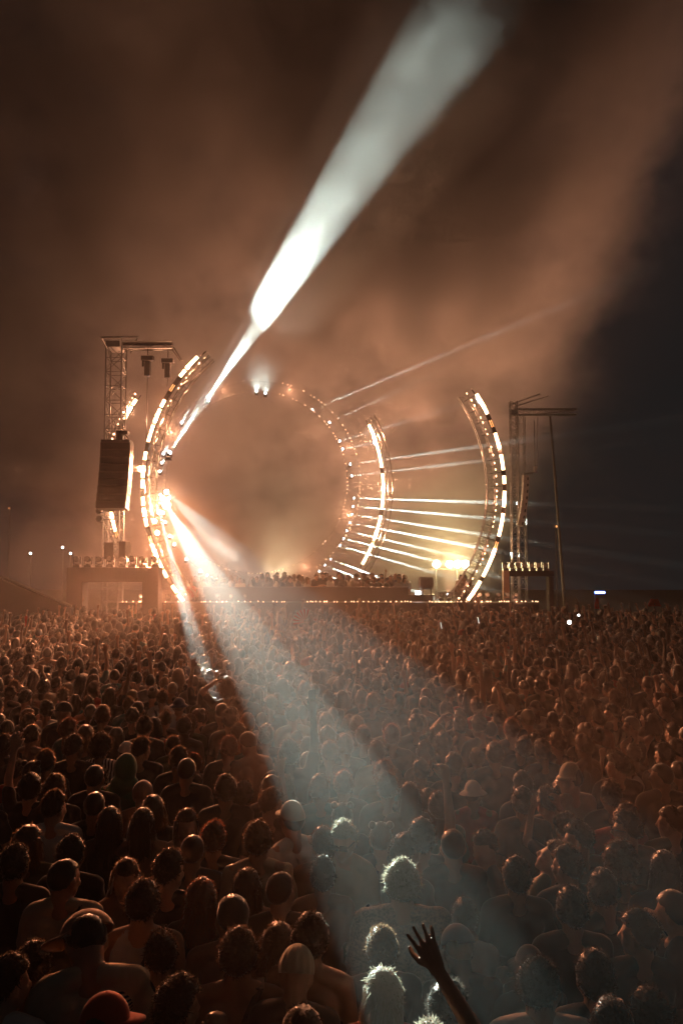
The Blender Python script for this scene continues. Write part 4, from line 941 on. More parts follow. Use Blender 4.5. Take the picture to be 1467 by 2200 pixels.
# ---- people one can single out in the photograph: pixel of the head top, height, look
K = [
 (20, 2030, 1.76, 'standr', 'short0', 'black', 'tee', 'white', 'dark-haired man in white tee at the bottom left corner, profile right', dict(skin='light', yaw=-15)),
 (75, 1998, 1.70, 'stand', 'short1', 'black', 'tee', 'black', 'person in black between the corner man and the dark cap', {}),
 (198, 1935, 1.93, 'hunch', 'crop0', 'black', 'tee', 'beige', 'man in dark cap and beige tee with striped round print on its back', dict(hat='cap', hatcol='brown', hatrot=75, yaw=14, mat='printtee', wide=1.12)),
 (228, 2112, 1.74, 'standr', 'crop1', 'brown', 'tee', 'black', 'man in bright orange-red cap at the bottom edge', dict(hat='cap', hatcol='red', hatrot=-30, yaw=-20)),
 (385, 2074, 1.77, 'face', 'short2', 'black', 'tank', 'grey', 'dark-haired man at the bottom with his hand at his face', dict(yaw=-35, skin='tan')),
 (309, 1872, 1.80, 'stand', 'short1', 'dark brown', 'tank', 'white', 'man in white tank top with a black strap across his back', dict(strap=-1, skin='light', wide=1.05)),
 (140, 1828, 1.78, 'standr', 'crop0', 'black', 'tee', 'beige', 'cropped man in beige tee with dark strap, left of the white tank top', dict(strap=-1, skin='tan', wide=1.08)),
 (34, 1800, 1.80, 'stand', 'short0', 'black', 'tee', 'dark grey', 'dark-haired man in dark grey tee near the left edge, above the cap wearer', {}),
 (496, 1900, 1.81, 'standl', 'crop1', 'black', None, None, 'shirtless man with faded crop and a strap over his left shoulder', dict(strap=-1, skin='tan', wide=1.05)),
 (514, 1972, 1.77, 'stand', 'short2', 'dark brown', None, None, 'shirtless man with wide black bag strap, below the faded crop', dict(strap=-1, skin='tan', wide=1.08)),
 (586, 1936, 1.70, 'back', 'bob', 'brown', 'tank', 'dark grey', 'woman with head tipped back between two shirtless men', dict(skin='light')),
 (668, 1942, 1.78, 'stand', 'curly0', 'black', None, None, 'shirtless man with dark curly hair behind the pale beanie', dict(skin='tan', yaw=-12, wide=1.06)),
 (634, 2014, 1.74, 'bow', None, None, 'tee', 'dark grey', 'person in pale beige beanie beside the curly shirtless man', dict(hat='beanie', hatcol='beige', yaw=-10)),
 (650, 2130, 1.75, 'stand', 'bob', 'black', 'tee', 'grey', 'dark-haired woman in grey top at the bottom centre edge', {}),
 (738, 1752, 1.80, 'front', 'quiff0', 'beam_lit', 'tee', 'beige', 'man in sunglasses and open tan shirt facing the camera in the pale beam', dict(yaw=162, glasses=True, skin='light')),
 (863, 1834, 1.85, 'stand', 'quiff1', 'beam_lit', 'loose', 'brown', 'tall man with pale lit curls in loose patterned brown shirt', dict(mat='pattern', skin='light', wide=1.12)),
 (818, 2056, 1.70, 'standl', 'long1', 'beam_lit', 'tee', 'red', 'woman with long pale lit hair left of the raised open hand', dict(skin='light')),
 (926, 2164, 1.74, 'stand', 'quiff0', 'beam_lit', 'tee', 'black', 'person with pale spiky lit hair at the bottom edge under the raised hand', {}),
 (965, 2082, 1.73, 'standr', 'short1', 'black', 'tee', 'teal', 'dark-haired person in teal half hidden behind the raised forearm', {}),
 (1160, 2036, 1.76, 'standr', 'short0', 'black', 'tee', 'white', 'dark-haired person in pale top in the lower right beam', dict(wide=1.15)),
 (1318, 2122, 1.76, 'standr', 'curly0', 'dark brown', 'tee', 'black', 'curly person in black at the bottom, right of the pale top', {}),
 (1392, 2092, 1.74, 'stand', 'headless', 'black', 'tee', 'dark grey', 'dark-haired person near the bottom right corner', {}),
 (1448, 1888, 1.80, 'face', 'crop0', 'black', 'tee', 'dark grey', 'man with orange-lit face at the right edge, hands before his chest', dict(yaw=60, skin='light')),
 (1224, 1634, 1.84, 'profl', 'crop1', 'dark brown', 'tee', 'beige', 'man in pale cap with face in profile, beige shirt, right of the beam', dict(hat='cap', hatcol='beige', hatrot=58, yaw=20, skin='light')),
 (1240, 1752, 1.76, 'profl', 'short0', 'black', 'tee', 'black', 'dark-haired man looking left, just below the pale cap', dict(yaw=20, skin='light')),
 (1215, 1804, 1.77, 'standl', 'short1', 'dark brown', 'tee', 'black', 'man with orange-rimmed hair below the left-looking man', dict(yaw=15)),
 (1162, 1786, 1.72, 'back', 'curly0', 'dark brown', 'tee', 'olive', 'curly person with head tilted back and left, in the dim beam', dict(yaw=60, skin='light')),
 (1108, 1826, 1.74, 'stand', 'short2', 'black', 'tee', 'dark grey', 'round-headed person below the head tilted back', {}),
 (1345, 1732, 1.78, 'profl', 'quiff1', 'dark brown', 'tee', 'black', 'man in glasses looking left, second from the right edge', dict(yaw=10, skin='light', glasses=True)),
 (1330, 1802, 1.76, 'stand', 'afro', 'dark brown', 'tee', 'black', 'person with big round hair below the man in glasses', {}),
 (1425, 1812, 1.78, 'stand', 'long0', 'black', 'tee', 'navy', 'long-haired person at the right edge above the orange-lit face', {}),
 (1440, 1720, 1.76, 'profl', 'bun', 'dark brown', 'tee', 'olive', 'woman with hair bun looking left at the right edge', dict(skin='light')),
 (1420, 1630, 1.80, 'profl', 'crop0', 'black', 'tee', 'black', 'tall cropped man looking left near the right edge', dict(skin='tan')),
 (1325, 1610, 1.78, 'profl', 'quiff0', 'black', 'tee', 'black', 'man with quiff looking left, right of the pale cap', dict(skin='light')),
 (1310, 1668, 1.76, 'stand', 'short0', 'dark brown', 'tee', 'dark grey', 'round dark head behind the man in glasses', {}),
 (1300, 1856, 1.74, 'standr', 'curly1', 'dark brown', 'tee', 'black', 'thick-haired person in black below the big round hair', {}),
 (1225, 1888, 1.76, 'stand', 'curly0', 'black', 'tee', 'black', 'curly dark head above the lower right dark gap', {}),
 (1290, 1858, 1.72, 'standl', 'crop1', 'brown', 'tee', 'grey', 'person with shaved head turned left in the lower right', dict(skin='light')),
 (1370, 1935, 1.74, 'profl', 'short1', 'dark brown', 'tee', 'black', 'dim man in profile holding something, lower right', dict(skin='tan')),
 (1275, 2018, 1.76, 'stand', 'short2', 'black', 'tee', 'black', 'large dark head above the curly person at the bottom', {}),
 (972, 1764, 1.80, 'stand', 'crop0', 'dark brown', 'tee', 'black', 'man with bare neck and ears rimmed orange, right of the raised forearm', dict(skin='light')),
 (1042, 1772, 1.72, 'standl', 'short0', 'brown', 'tee', 'grey', 'brown-haired person turned left beside the orange-rimmed ears', dict(yaw=100, skin='light')),
 (872, 1782, 1.74, 'standr', 'curly2', 'dark brown', 'tee', 'dark grey', 'curly dark-haired person directly behind the pale lit curls', dict(yaw=-40, skin='light')),
 (818, 1752, 1.72, 'stand', 'spacebuns', 'brown', 'tee', 'navy', 'woman with two small hair buns right of the sunglasses man', dict(skin='light')),
 (692, 1766, 1.74, 'standl', 'short1', 'brown', 'tee', 'brown', 'person left of the sunglasses man, half in the beam', dict(skin='light')),
 (735, 1712, 1.70, 'stand', 'spacebuns', 'black', 'tee', 'navy', 'woman with shiny hair clips above the sunglasses man', {}),
 (905, 1745, 1.84, 'rhigh', 'short2', 'dark brown', 'tee', 'dark grey', 'person with bare forearm raised high behind the pale lit curls', dict(skin='light')),
 (832, 1652, 1.80, 'stand', 'quiff0', 'brown', 'tee', 'black', 'man with orange-rimmed quiff left of the raised forearm', dict(skin='light')),
 (880, 1672, 1.74, 'front', 'long0', 'dark brown', 'tee', 'dark grey', 'long-haired person right of the orange-rimmed quiff', {}),
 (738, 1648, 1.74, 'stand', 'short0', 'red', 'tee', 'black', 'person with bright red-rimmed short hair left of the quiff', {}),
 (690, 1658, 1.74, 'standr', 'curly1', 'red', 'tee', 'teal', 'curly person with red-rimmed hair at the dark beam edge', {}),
 (540, 1562, 1.88, 'bow', 'crop0', 'brown', None, None, 'tall shirtless man looking down, edges lit white by the beam', dict(yaw=35, skin='light')),
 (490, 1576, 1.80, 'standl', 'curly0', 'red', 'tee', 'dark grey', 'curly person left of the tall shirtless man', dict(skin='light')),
 (495, 1518, 1.84, 'stand', 'short0', 'black', 'tee', 'dark grey', 'man with white-rimmed hair above the tall shirtless man', {}),
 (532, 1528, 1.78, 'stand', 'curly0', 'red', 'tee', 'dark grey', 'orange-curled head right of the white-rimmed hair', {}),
 (513, 1548, 1.76, 'stand', 'short1', 'brown', 'tee', 'teal', 'short-haired head between two brighter rims above the shirtless man', {}),
 (572, 1552, 1.78, 'stand', 'short2', 'brown', 'tee', 'dark grey', 'head right behind the tall shirtless man, wearing glasses on top', dict(glasses=True)),
 (622, 1582, 1.97, 'rhigh', 'short0', 'brown', 'tee', 'dark grey', 'person holding a dark phone high on a straight arm', dict(skin='dark')),
 (662, 1576, 1.76, 'stand', 'long1', 'brown', 'tee', 'navy', 'round long-haired head right of the raised phone arm', {}),
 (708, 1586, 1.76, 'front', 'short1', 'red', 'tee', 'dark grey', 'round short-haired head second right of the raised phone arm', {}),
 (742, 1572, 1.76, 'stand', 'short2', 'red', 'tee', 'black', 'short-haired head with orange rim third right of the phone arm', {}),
 (703, 1556, 1.78, 'stand', 'curly2', 'brown', 'tee', 'dark grey', 'wide curly head right of the raised phone arm', {}),
 (485, 1656, 1.82, 'stand', 'curly0', 'dark brown', 'tee', 'black', 'curly dark man with orange rim below the tall shirtless man', dict(yaw=10, skin='tan')),
 (583, 1652, 1.80, 'stand', 'crop1', 'dark brown', 'tee', 'black', 'cropped head with blue-white earring side right of the raised fist', {}),
 (582, 1684, 1.76, 'profr', 'short1', 'brown', 'tee', 'brown', 'man looking right just below the cropped head', dict(skin='light')),
 (610, 1654, 1.72, 'stand', 'long2', 'blond', 'tee', 'dark grey', 'fair long-haired woman at the left edge of the dark beam gap', {}),
 (524, 1668, 1.74, 'wave', 'short0', 'dark brown', 'tee', 'dark grey', 'person with bent raised arm below the tall shirtless man', dict(skin='light')),
 (268, 1616, 1.78, 'standl', None, None, 'long', 'green', 'person in green hood left of centre', dict(hat='hood', hatcol='green')),
 (218, 1574, 1.78, 'stand', 'afro', 'dark brown', 'tee', 'white', 'person in striped shirt with round hair above the green hood', dict(mat='stripetee')),
 (205, 1632, 1.80, 'stand', 'crop0', 'black', 'tee', 'black', 'flat-topped dark head left of the green hood', {}),
 (120, 1656, 1.76, 'stand', 'curly1', 'brown', 'tee', 'dark grey', 'curly orange-rimmed head near the pale tee on the left', {}),
 (118, 1692, 1.78, 'standr', 'quiff1', 'dark brown', 'tee', 'white', 'man with quiff in white tee in the left of the crowd', dict(skin='light')),
 (68, 1654, 1.76, 'lup', 'curly2', 'black', 'tee', 'black', 'curly dark-haired person with open palm raised at the left edge', dict(skin='light')),
 (205, 1688, 1.76, 'stand', 'crop1', 'dark brown', 'tee', 'black', 'cropped head below the flat-topped dark head', dict(skin='tan')),
 (237, 1722, 1.72, 'stand', 'long0', 'dark brown', 'tee', 'black', 'long-haired woman below the cropped head on the left', {}),
 (308, 1724, 1.72, 'stand', 'long2', 'dark brown', 'tee', 'brown', 'long-haired woman with smooth wide hair in the left centre', {}),
 (308, 1668, 1.70, 'stand', None, None, 'tee', 'brown', 'person in round rust-coloured hat right of the green hood', dict(hat='beanie', hatcol='brown')),
 (402, 1728, 1.70, 'stand', 'long1', 'brown', 'tee', 'brown', 'woman looking back at the camera with long brown hair, left centre', dict(yaw=200, skin='light')),
 (330, 1698, 1.72, 'stand', 'bob', 'brown', 'tee', 'dark grey', 'bobbed head between rust-coloured hat and wide smooth hair', {}),
 (402, 1618, 1.80, 'stand', 'crop0', 'brown', 'tee', 'black', 'narrow cropped head above the woman looking back', {}),
 (385, 1597, 1.80, 'stand', 'short0', 'brown', 'tee', 'black', 'square-headed man above the narrow cropped head', {}),
 (305, 1578, 1.78, 'standr', 'short1', 'brown', 'tee', 'dark grey', 'man turned right above the green hood', dict(skin='light')),
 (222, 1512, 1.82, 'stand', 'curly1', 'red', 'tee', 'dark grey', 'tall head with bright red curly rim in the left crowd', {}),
 (160, 1574, 1.84, 'standr', 'short2', 'dark brown', 'tee', 'black', 'bearded man turned right, in front of a pale tee', dict(skin='tan')),
 (185, 1552, 1.78, 'stand', 'bob', 'brown', 'tee', 'dark grey', 'round bobbed head right of the bearded man', {}),
 (100, 1604, 1.78, 'stand', 'short0', 'brown', 'tee', 'dark grey', 'short-haired flat head left of the bearded man', {}),
 (70, 1626, 1.72, 'stand', 'spacebuns', 'dark brown', 'tee', 'dark grey', 'head with shiny sunglasses pushed up, far left', dict(glasses=True)),
 (135, 1506, 1.82, 'standl', None, None, 'tee', 'dark grey', 'person in flat dark cap above the short-haired flat head', dict(hat='cap', hatcol='dark grey', hatrot=40)),
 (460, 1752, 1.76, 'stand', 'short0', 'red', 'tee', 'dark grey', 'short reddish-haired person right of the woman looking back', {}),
 (366, 1812, 1.80, 'standr', 'short1', 'dark brown', 'tee', 'black', 'large dark head rimmed orange, above the white tank top', dict(skin='light')),
 (532, 1848, 1.70, 'stand', 'long1', 'brown', 'tee', 'brown', 'long-haired woman with drink above the faded crop', {}),
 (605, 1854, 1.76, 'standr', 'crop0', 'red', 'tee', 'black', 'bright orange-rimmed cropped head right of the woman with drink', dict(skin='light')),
 (268, 1828, 1.68, 'standr', 'long2', 'brown', 'tee', 'brown', 'woman with face turned right, left of the large dark head', dict(yaw=-140, skin='light')),
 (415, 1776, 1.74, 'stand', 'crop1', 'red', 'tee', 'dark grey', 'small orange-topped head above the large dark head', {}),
 (155, 1782, 1.76, 'stand', 'short2', 'black', 'tee', 'black', 'dark head right behind the beige tee with strap', {}),
 (62, 1762, 1.76, 'standr', 'bob', 'brown', 'tee', 'olive', 'dim bobbed head near the left edge in olive', {}),
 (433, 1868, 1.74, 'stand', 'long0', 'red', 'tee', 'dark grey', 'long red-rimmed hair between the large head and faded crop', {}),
 (1172, 1680, 1.74, 'standl', 'short0', 'black', 'tee', 'dark grey', 'dim head with orange face edge left of the pale cap', dict(skin='light')),
 (1122, 1682, 1.76, 'stand', 'short2', 'dark brown', 'tee', 'dark grey', 'round grey-lit head at the heart of the beam', {}),
 (975, 1612, 1.78, 'stand', 'curly1', 'brown', 'tee', 'dark grey', 'curly rimmed head left of the beam centre', {}),
 (1062, 1588, 1.78, 'stand', 'short1', 'brown', 'tee', 'dark grey', 'smooth orange-rimmed head above the beam centre', {}),
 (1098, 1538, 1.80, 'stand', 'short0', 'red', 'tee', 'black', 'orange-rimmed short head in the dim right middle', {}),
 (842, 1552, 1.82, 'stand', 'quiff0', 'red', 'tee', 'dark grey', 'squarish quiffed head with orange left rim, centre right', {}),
 (780, 1554, 1.76, 'stand', 'short1', 'brown', 'tee', 'dark grey', 'leftmost of three close heads right of the raised phone arm', {}),
 (812, 1586, 1.78, 'face', 'short2', 'dark brown', 'tee', 'beige', 'person with both hands to the face in pale shirt, centre right', dict(skin='light')),
 (1005, 1418, 1.80, 'phone', 'short0', 'brown', 'tee', 'dark grey', 'person filming with both hands in the right middle distance', {}),
 (395, 1318, 2.75, 'standr', 'short0', 'black', 'tee', 'black', 'person sitting on shoulders in front of the left arch foot', dict(z0=0.0)),
 (490, 1462, 1.84, 'head', 'afro', 'black', 'tee', 'black', 'large dark head inside the pale beam with an arm beside it', {}),
 (527, 1468, 1.80, 'stand', 'short1', 'black', 'tee', 'dark grey', 'grey silhouette right of the large dark head in the beam', {}),
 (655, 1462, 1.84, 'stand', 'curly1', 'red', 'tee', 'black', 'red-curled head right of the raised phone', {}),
 (800, 1485, 1.80, 'stand', 'short0', 'brown', 'tee', 'dark grey', 'orange-rimmed head up and right of the phone arm', {}),
 (893, 1530, 1.78, 'stand', 'short1', 'brown', 'tee', 'dark grey', 'round head with orange left rim, right of the quiffed head', {}),
]
LM = []
SH = None
for (px, py, h, pose, hair, hcol, top, tcol, label, kw) in K:
    kw = dict(kw); hair = None if hair is None else (hair if hair in HAIR else 'short1')
    if px == 395:      # carried on shoulders: a normal figure lifted by its bearer
        Y = 19.0; x = at(px, py, Y).x; zt_p = at(px, py, Y).z
        o = person(x, Y, 1.62, pose, hair, hcol, top, tcol, label, z0=zt_p - 1.62); strip(o); placed.pop(); LM.append((px, py, label))
        o = person(x, Y + .02, 1.80, 'stand', 'short1', 'black', 'tee', 'black', 'person carrying another on the shoulders, in front of the left arch foot'); strip(o); continue
    Y = ydist(py, h); x = at(px, py, Y).x
    o = person(x, Y, h, pose, hair, hcol, top, tcol, label, **kw); strip(o); LM.append((px, py, label))
# the arm with the open hand at the bottom right: its owner stands just below the frame
Yh = 3.25; wp = at(936, 2086, Yh); s_ = 1.0
hw = Vector(ARMS['hail'][1])
o = person(wp.x - hw.x, Yh - hw.y, 1.75 * (wp.z / hw.z), 'hail', 'short0', 'dark brown', 'tee', 'black', 'person at the bottom edge raising one open hand with spread fingers into the beam', skin='light'); strip(o)
# ---- the rest of the three hundred nearest people
random.seed(21)
PR = np.array(placed)
pts = [tuple(p) for p in placed]
cand = []
Y = 3.15
row = 0
while Y < 15.5:
    half = .46 * Y + .25; n = int(2 * half / .43)
    for i in range(n + 1):
        cand.append((-half + 2 * half * (i + .5 * (row % 2)) / max(1, n) + random.uniform(-.11, .11), Y + random.uniform(-.11, .11)))
    Y += .40; row += 1
grid = {}
def clash(x, y, r):
    for a, b in pts:
        if abs(a - x) < r and abs(b - y) < r and (a - x) ** 2 + (b - y) ** 2 < r * r: return True
    return False
LOOK = [('short0', 9), ('short1', 9), ('short2', 9), ('quiff0', 5), ('quiff1', 5), ('crop0', 3), ('crop1', 3), ('curly0', 5), ('curly1', 4), ('curly2', 2), ('afro', 1), ('long0', 5), ('long1', 5), ('long2', 4), ('bob', 4), ('bun', 3), ('ponytail', 3), ('spacebuns', 1), ('cap', 4), ('bucket_hat', 1), ('beanie', 1)]
LN = [a for a, b in LOOK for _ in range(b)]
DES = {'short': 'short hair', 'quiff': 'a quiff', 'crop': 'a close crop', 'curly': 'curls', 'afro': 'big round hair', 'long': 'long hair', 'bob': 'a bob', 'bun': 'a bun', 'ponytail': 'a ponytail', 'spacebuns': 'two buns', 'cap': 'a cap', 'bucket_hat': 'a bucket hat', 'beanie': 'a beanie'}
TOPS = ['black'] * 7 + ['dark grey'] * 5 + ['navy', 'olive', 'white', 'beige', 'grey', 'brown', 'white', 'red', 'white', 'beige', 'grey', 'teal']
PN = ['stand'] * 9 + ['standl'] * 4 + ['standr'] * 3 + ['front'] * 3 + ['bow', 'profl', 'back', 'face', 'lface']
SHORT = []
for px, py, lb in LM:
    w_ = lb.replace(' in the ', ' in ').split()
    SHORT.append((px, py, lb))
NAMES = {738: 'sunglasses man', 863: 'pale lit curls', 268: 'green hood', 309: 'white tank top', 622: 'raised phone arm', 1224: 'pale cap', 540: 'tall shirtless man', 228: 'orange-red cap', 818: 'long pale hair', 1345: 'man in glasses',
         222: 'red curly rim', 634: 'pale beanie', 1448: 'orange-lit face', 485: 'curly man below the beam', 160: 'bearded man', 842: 'quiffed head', 402: 'woman looking back', 1098: 'orange-rimmed short head', 490: 'large head in the beam', 34: 'man in dark grey', 1160: 'pale top', 972: 'orange-rimmed ears', 1005: 'person filming', 655: 'red-curled head', 1275: 'large dark head', 118: 'quiff in white tee', 366: 'large orange-rimmed head'}
LMK = [(px, py, NAMES[px]) for px, py, lb in LM if px in NAMES and not (px == 490 and py > 1500) and not (px == 402 and py < 1700)]
LMK += [(50, 1420, 'left edge'), (300, 1400, 'smoky left middle'), (1250, 1430, 'far right middle'), (1400, 1500, 'right edge middle'), (800, 1420, 'centre middle distance'), (1180, 1560, 'dim right middle')]
total = 300; seen = {}
ND = {}
cand.sort(key=lambda c: c[1])
last_y = 3
for x, Y in cand:
    if len([1]) and len(placed) >= total: break
    if clash(x, Y, .37): continue
    h = max(1.56, min(1.86, random.gauss(1.70, .075)))
    lk = random.choice(LN); hat = lk if lk in HATS else None
    hair = lk if not hat else 'crop0'
    px, py = px_of((x, Y, h))
    if py > 2210 and Y < 3.3: continue
    pose = random.choice(PN); up = random.random()
    if up < .07 + (.05 if px > 900 else 0): pose = random.choice(['rup', 'lup', 'both', 'wave', 'phone', 'rhigh', 'head'])
    if Y < 6 and pose in ('rup', 'lup', 'both', 'wave', 'phone', 'rhigh', 'head'): pose = 'front'
    top = random.choice(['tee'] * 8 + ['tank', 'long', 'none']); tc = random.choice(TOPS); top = None if top == 'none' else top
    hc = random.choice(['black'] * 4 + ['dark brown'] * 5 + ['brown'] * 4 + ['red', 'blond'])
    hatc = random.choice(['black', 'dark grey', 'white', 'red', 'beige', 'navy']) if hat else None
    d, nmk, rel = min(((px - a) ** 2 + 1.6 * (py - b) ** 2, n_, (px - a, py - b)) for a, b, n_ in LMK)
    dx, dy = rel
    dist = math.sqrt(dx * dx + dy * dy)
    r = ('behind' if dy < 0 else 'in front of') if abs(dy) * 1.2 > abs(dx) else ('left of' if dx < 0 else 'right of')
    near_ = 'just ' if dist < 75 else ('' if dist < 150 else 'well ')
    who = 'person'
    desc = (hatc + ' ' + hat.replace('_', ' ')) if hat else ((hc if hc != 'red' else 'reddish') + ' ' + DES[lk.rstrip('012')].replace('a ', '').replace('big round hair', 'round hair'))
    body_ = 'shirtless' if top is None else {'tee': tc + ' tee', 'tank': tc + ' tank', 'long': tc + ' long sleeves'}[top]
    act = ' arm raised,' if pose in ('rup', 'lup', 'both', 'wave', 'rhigh') else (' filming,' if pose == 'phone' else '')
    label = '%s, %s,%s %s%s the %s' % (desc, body_, act, near_, r, nmk)
    while len(label.split()) > 15: label = label.replace(' long sleeves', ' top').replace(act, ''); break
    hr = random.uniform(-35, 35) if hat else 0
    o = person(x, Y, h, pose, hair, hc, top, tc, 'person with ' + label if len(label.split()) <= 14 else label, yaw=random.gauss(math.degrees(math.atan2(x + 2.5, 31 - Y)) , 14), skin=random.choice(['light', 'light', 'tan', 'tan', 'brown', 'dark']), hat=hat, hatcol=hatc, hatrot=hr, wide=random.uniform(.92, 1.06), strap=random.choice([0] * 9 + [1, -1]))
    strip(o); pts.append((x, Y)); last_y = Y
print('people', len(placed), 'to depth', last_y)
DEPTH0 = last_y
# ---- phones and other things held up
def phone(loc, label, rot=(80, 0, 0), lit=True, size=1.0):
    t = empty('phone', loc, label, 'phone'); t.rotation_euler = [R(a) for a in rot]; t.scale = (size,) * 3
    MB().box((0, 0, 0), (.076, .155, .009)).build('case', 'black', t); MB().box((0, 0, -.0052 if lit else .0052), (.070, .146, .0012)).build('screen' , 'screen' if lit else 'screenoff', t)
    return t
for o in list(COL.objects):
    if o.type == 'EMPTY' and o.get('label', '').startswith('person holding a dark phone'):
        s = o.scale.x; q = o.matrix_basis @ Vector((.19, .19, 2.075)); phone(q, 'dark phone held high in the pale beam', (90, 0, 12), False)
ph = [(1028, 1333), (997, 1364), (1007, 1356), (732, 1396), (812, 1352), (1043, 1406), (1163, 1380), (757, 1350), (948, 1344)]
pl = ['wide lit phone screen in the far right centre crowd', 'brightest phone screen in the right centre crowd', 'small phone screen beside the brightest one', 'pale phone screen in front of the smoky centre', 'tiny phone screen in the far centre crowd', 'phone screen below and right of the brightest one', 'dim phone screen in the right middle crowd', 'tiny phone screen just right of the folding fan', 'faint phone screen between the fan and wide screen']
for (px, py), l in zip(ph, pl):
    Yp = (CAMZ - 2.0) / ((py - 1190) / F); phone(at(px, py, Yp), l, (80, 0, 90 if 'wide' in l else 0), True, 1.1)
for px, py, l in ((1223, 1337, 'bright white phone flashlight over the right crowd'), (1243, 1322, 'smaller phone flashlight right of the bright one')):
    Yp = (CAMZ - 2.05) / ((py - 1190) / F); t = empty('phone', at(px, py, Yp), l, 'phone'); r = .05 if 'bright' in l[:8] else .028
    MB().box((0, 0.02, -.02), (.076, .009, .155)).build('case', 'black', t); MB().ball((0, -.0, 0), (r, .015, r), 10, 6).build('flash', 'white', t)
# folding fan
pf = at(656, 1336, 21.5); t = empty('folding_fan', pf, 'open red and white folding fan held up in the far crowd', 'fan')
for k in range(14):
    a0, a1 = R(62 + k * 9.5), R(62 + (k + 1) * 9.5); m = MB(); yy = .006 * (k % 2)
    m.v = [(.05 * math.cos(a0), yy, .05 * math.sin(a0)), (.05 * math.cos(a1), -yy, .05 * math.sin(a1)), (.36 * math.cos(a1), -yy, .36 * math.sin(a1)), (.36 * math.cos(a0), yy, .36 * math.sin(a0))]
    m.v += [(x, y + .004, z) for x, y, z in m.v]; m.f = [(0, 1, 2, 3), (7, 6, 5, 4), (0, 4, 5, 1), (1, 5, 6, 2), (2, 6, 7, 3), (3, 7, 4, 0)]
    m.build('fan_panel', principled('fan cloth', (.5, .05, .03) if k % 2 else (.6, .5, .45), .7), t)
for px, py, l, w2, h2 in ((57, 1346, 'small red flag held up at the far left', .12, .3), (1283, 1308, 'red flag just under the blue tube light', .14, .32), (1407, 1303, 'dim red fan over the far right crowd', .4, .22)):
    p = at(px, py, 22.0); t = empty('hand_flag', p, l, 'flag'); m = MB()
    for k in range(6):
        f0, f1 = k / 6, (k + 1) / 6; c = len(m.v); m.v += [(-w2 * (.5 - .15 * f0), .03 * math.sin(5 * f0), h2 * f0), (w2 * (.5 - .3 * f0), .02 * math.sin(4 * f0 + 1), h2 * f0), (w2 * (.5 - .3 * f1), .02 * math.sin(4 * f1 + 1), h2 * f1), (-w2 * (.5 - .15 * f1), .03 * math.sin(5 * f1), h2 * f1)]; m.f.append((c, c + 1, c + 2, c + 3))
    o = m.build('cloth', principled('flag cloth', (.6, .03, .02), .7), t); md = o.modifiers.new('s', 'SOLIDIFY'); md.thickness = .006
    MB().tube((0, .02, -.5), (0, .02, h2), .008).build('stick', 'darkmetal', t)

# ------------------------------------------------------------------ the far crowd, one mesh of everyone beyond the nearest three hundred
def grab(me, M4=None):
    n = len(me.vertices); co = np.empty(n * 3, 'f'); me.vertices.foreach_get('co', co); co = co.reshape(-1, 3)
    if M4 is not None: m4 = np.array(M4); co = co @ m4[:3, :3].T + m4[:3, 3]
    me.calc_loop_triangles(); k = len(me.loop_triangles); tr = np.empty(k * 3, 'i'); me.loop_triangles.foreach_get('vertices', tr)
    return co.astype('f'), tr.reshape(-1, 3)
def lod(me, ratio):
    o = bpy.data.objects.new('t', me); COL.objects.link(o); d = o.modifiers.new('d', 'DECIMATE'); d.ratio = ratio
    ev = o.evaluated_get(bpy.context.evaluated_depsgraph_get()); out = bpy.data.meshes.new_from_object(ev); bpy.data.objects.remove(o); return out
protos = []
hm_far = {}
for k, mbh in (('short', hair_mesh(1.12, .006, 120, (.012, .03), .6, .02, 5, bw=.006)), ('curly', hair_mesh(1.24, .012, 260, (.02, .045), 1.4, .03, 6, bw=.006)), ('crop', hair_mesh(1.04, .002, 60, (.006, .012), .6, .01, 7, bw=.004)), ('long', long_curtain(hair_mesh(1.12, .005, 60, (.01, .03), .4, .01, 8, bw=.005), -.28, 3, .008))):
    hm_far[k] = mbh.mesh('t', None)
tl = {}
for pose in ('stand', 'standl', 'front', 'rup', 'both', 'wave', 'phone', 'rhigh', 'lup'):
    b = lod(body_of(pose), .028 if POSES[pose][0] in ('down', 'front') else .04); s_m = lod(shirt_of(pose, 'tee', 'cloth'), .06)
    p_m = tl.setdefault('p', lod(PANTS, .08))
    for hk in hm_far:
        parts = [grab(b), grab(s_m), grab(p_m), grab(hm_far[hk], _hm[pose] @ Matrix.Scale(1.06, 4))]
        co = np.concatenate([p[0] for p in parts]); off = np.cumsum([0] + [len(p[0]) for p in parts]); tr = np.concatenate([p[1] + off[i] for i, p in enumerate(parts)])
        reg = np.concatenate([np.full(len(p[0]), i) for i, p in enumerate(parts)]); protos.append((pose, hk, co, tr, reg))
calm = [p for p in protos if p[0] in ('stand', 'standl', 'front')]; wild_ = [p for p in protos if p[0] not in ('stand', 'standl', 'front')]
V_, T_, C_ = [], [], []; base = 0
rg = np.random.default_rng(5)
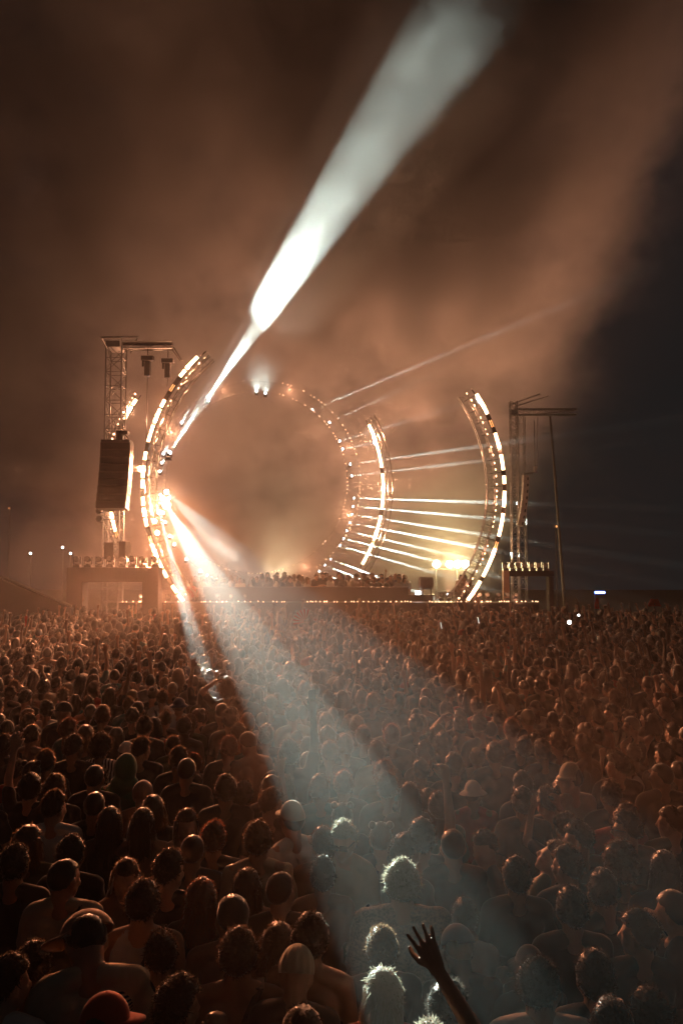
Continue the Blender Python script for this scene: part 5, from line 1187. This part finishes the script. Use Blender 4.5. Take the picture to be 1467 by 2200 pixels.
def put(x, Y, h, z0, upchance, yaw):
    global base
    pr = (wild_ if rg.random() < upchance else calm); p = pr[rg.integers(len(pr))]
    s = h / 1.77; c, sn = math.cos(yaw), math.sin(yaw); co = p[2] * s; wv = rg.uniform(.92, 1.06)
    X = co[:, 0] * wv * c - co[:, 1] * sn + x; YY = co[:, 0] * wv * sn + co[:, 1] * c + Y
    V_.append(np.stack([X, YY, co[:, 2] + z0], 1)); T_.append(p[3] + base); base += len(co)
    sk = list(SKIN.values())[rg.integers(4)]; hc = HC_[['black', 'dark brown', 'brown', 'brown', 'blond', 'dark brown', 'black'][rg.integers(7)]]; tc = TC[TOPS[rg.integers(len(TOPS))]]
    C_.append(np.array([sk, tc, TC['black'], hc], 'f')[p[4]])
cnt = 0
Y = DEPTH0 - .5
row = 0
while Y < 28.8:
    half = .46 * Y + 1.2; n = int(2 * half / .44)
    for i in range(n):
        x = -half + 2 * half * (i + .5 * (row % 2) + .5) / n + rg.uniform(-.12, .12); yy = Y + rg.uniform(-.13, .13)
        if yy < DEPTH0 + .3 and clash(x, yy, .40): continue
        if yy > 27.0 and x < xat(150, YB): continue
        put(x, yy, float(np.clip(rg.normal(1.70, .08), 1.54, 1.88)), 0, .10 + (.10 if x > 3 else 0) + (.06 if yy > 22 else 0), rg.normal(math.atan2(x + 2.5, 33 - yy) * .6, .3)); cnt += 1
    Y += .42 + (.10 if Y > 20 else 0); row += 1
# guests on the stage, behind the parapet
x = xat(418, 33)
while x < xat(1015, 33):
    px = x / 33 * F + W0 / 2; gap = 872 < px < 985
    if not gap:
        for k in range(3):
            put(x + rg.uniform(-.1, .1), 32.9 + k * .55 + rg.uniform(-.15, .15), float(rg.uniform(1.60, 1.88)) - (.12 if px < 540 or px > 880 else 0), 1.14, .05, math.pi + rg.normal(0, .8)); cnt += 1
    x += .36
vv = np.concatenate(V_); tt = np.concatenate(T_); cc = np.concatenate(C_)
me = bpy.data.meshes.new('crowd'); me.vertices.add(len(vv)); me.vertices.foreach_set('co', vv.astype('f').ravel())
me.loops.add(len(tt) * 3); me.loops.foreach_set('vertex_index', tt.astype('i').ravel()); me.polygons.add(len(tt))
me.polygons.foreach_set('loop_start', np.arange(0, len(tt) * 3, 3, dtype='i')); me.polygons.foreach_set('loop_total', np.full(len(tt), 3, 'i'))
ca = me.color_attributes.new('Col', 'FLOAT_COLOR', 'POINT'); ca.data.foreach_set('color', cc.astype('f').ravel())
me.update(calc_edges=True); me.polygons.foreach_set('use_smooth', np.ones(len(tt), bool)); me.materials.append(M['crowd'])
o = bpy.data.objects.new('crowd', me); link(o); o['kind'] = 'stuff'; o['label'] = 'dense far crowd filling the field up to the stage, with guests on the stage'
print('far crowd', cnt, 'tris', len(tt))
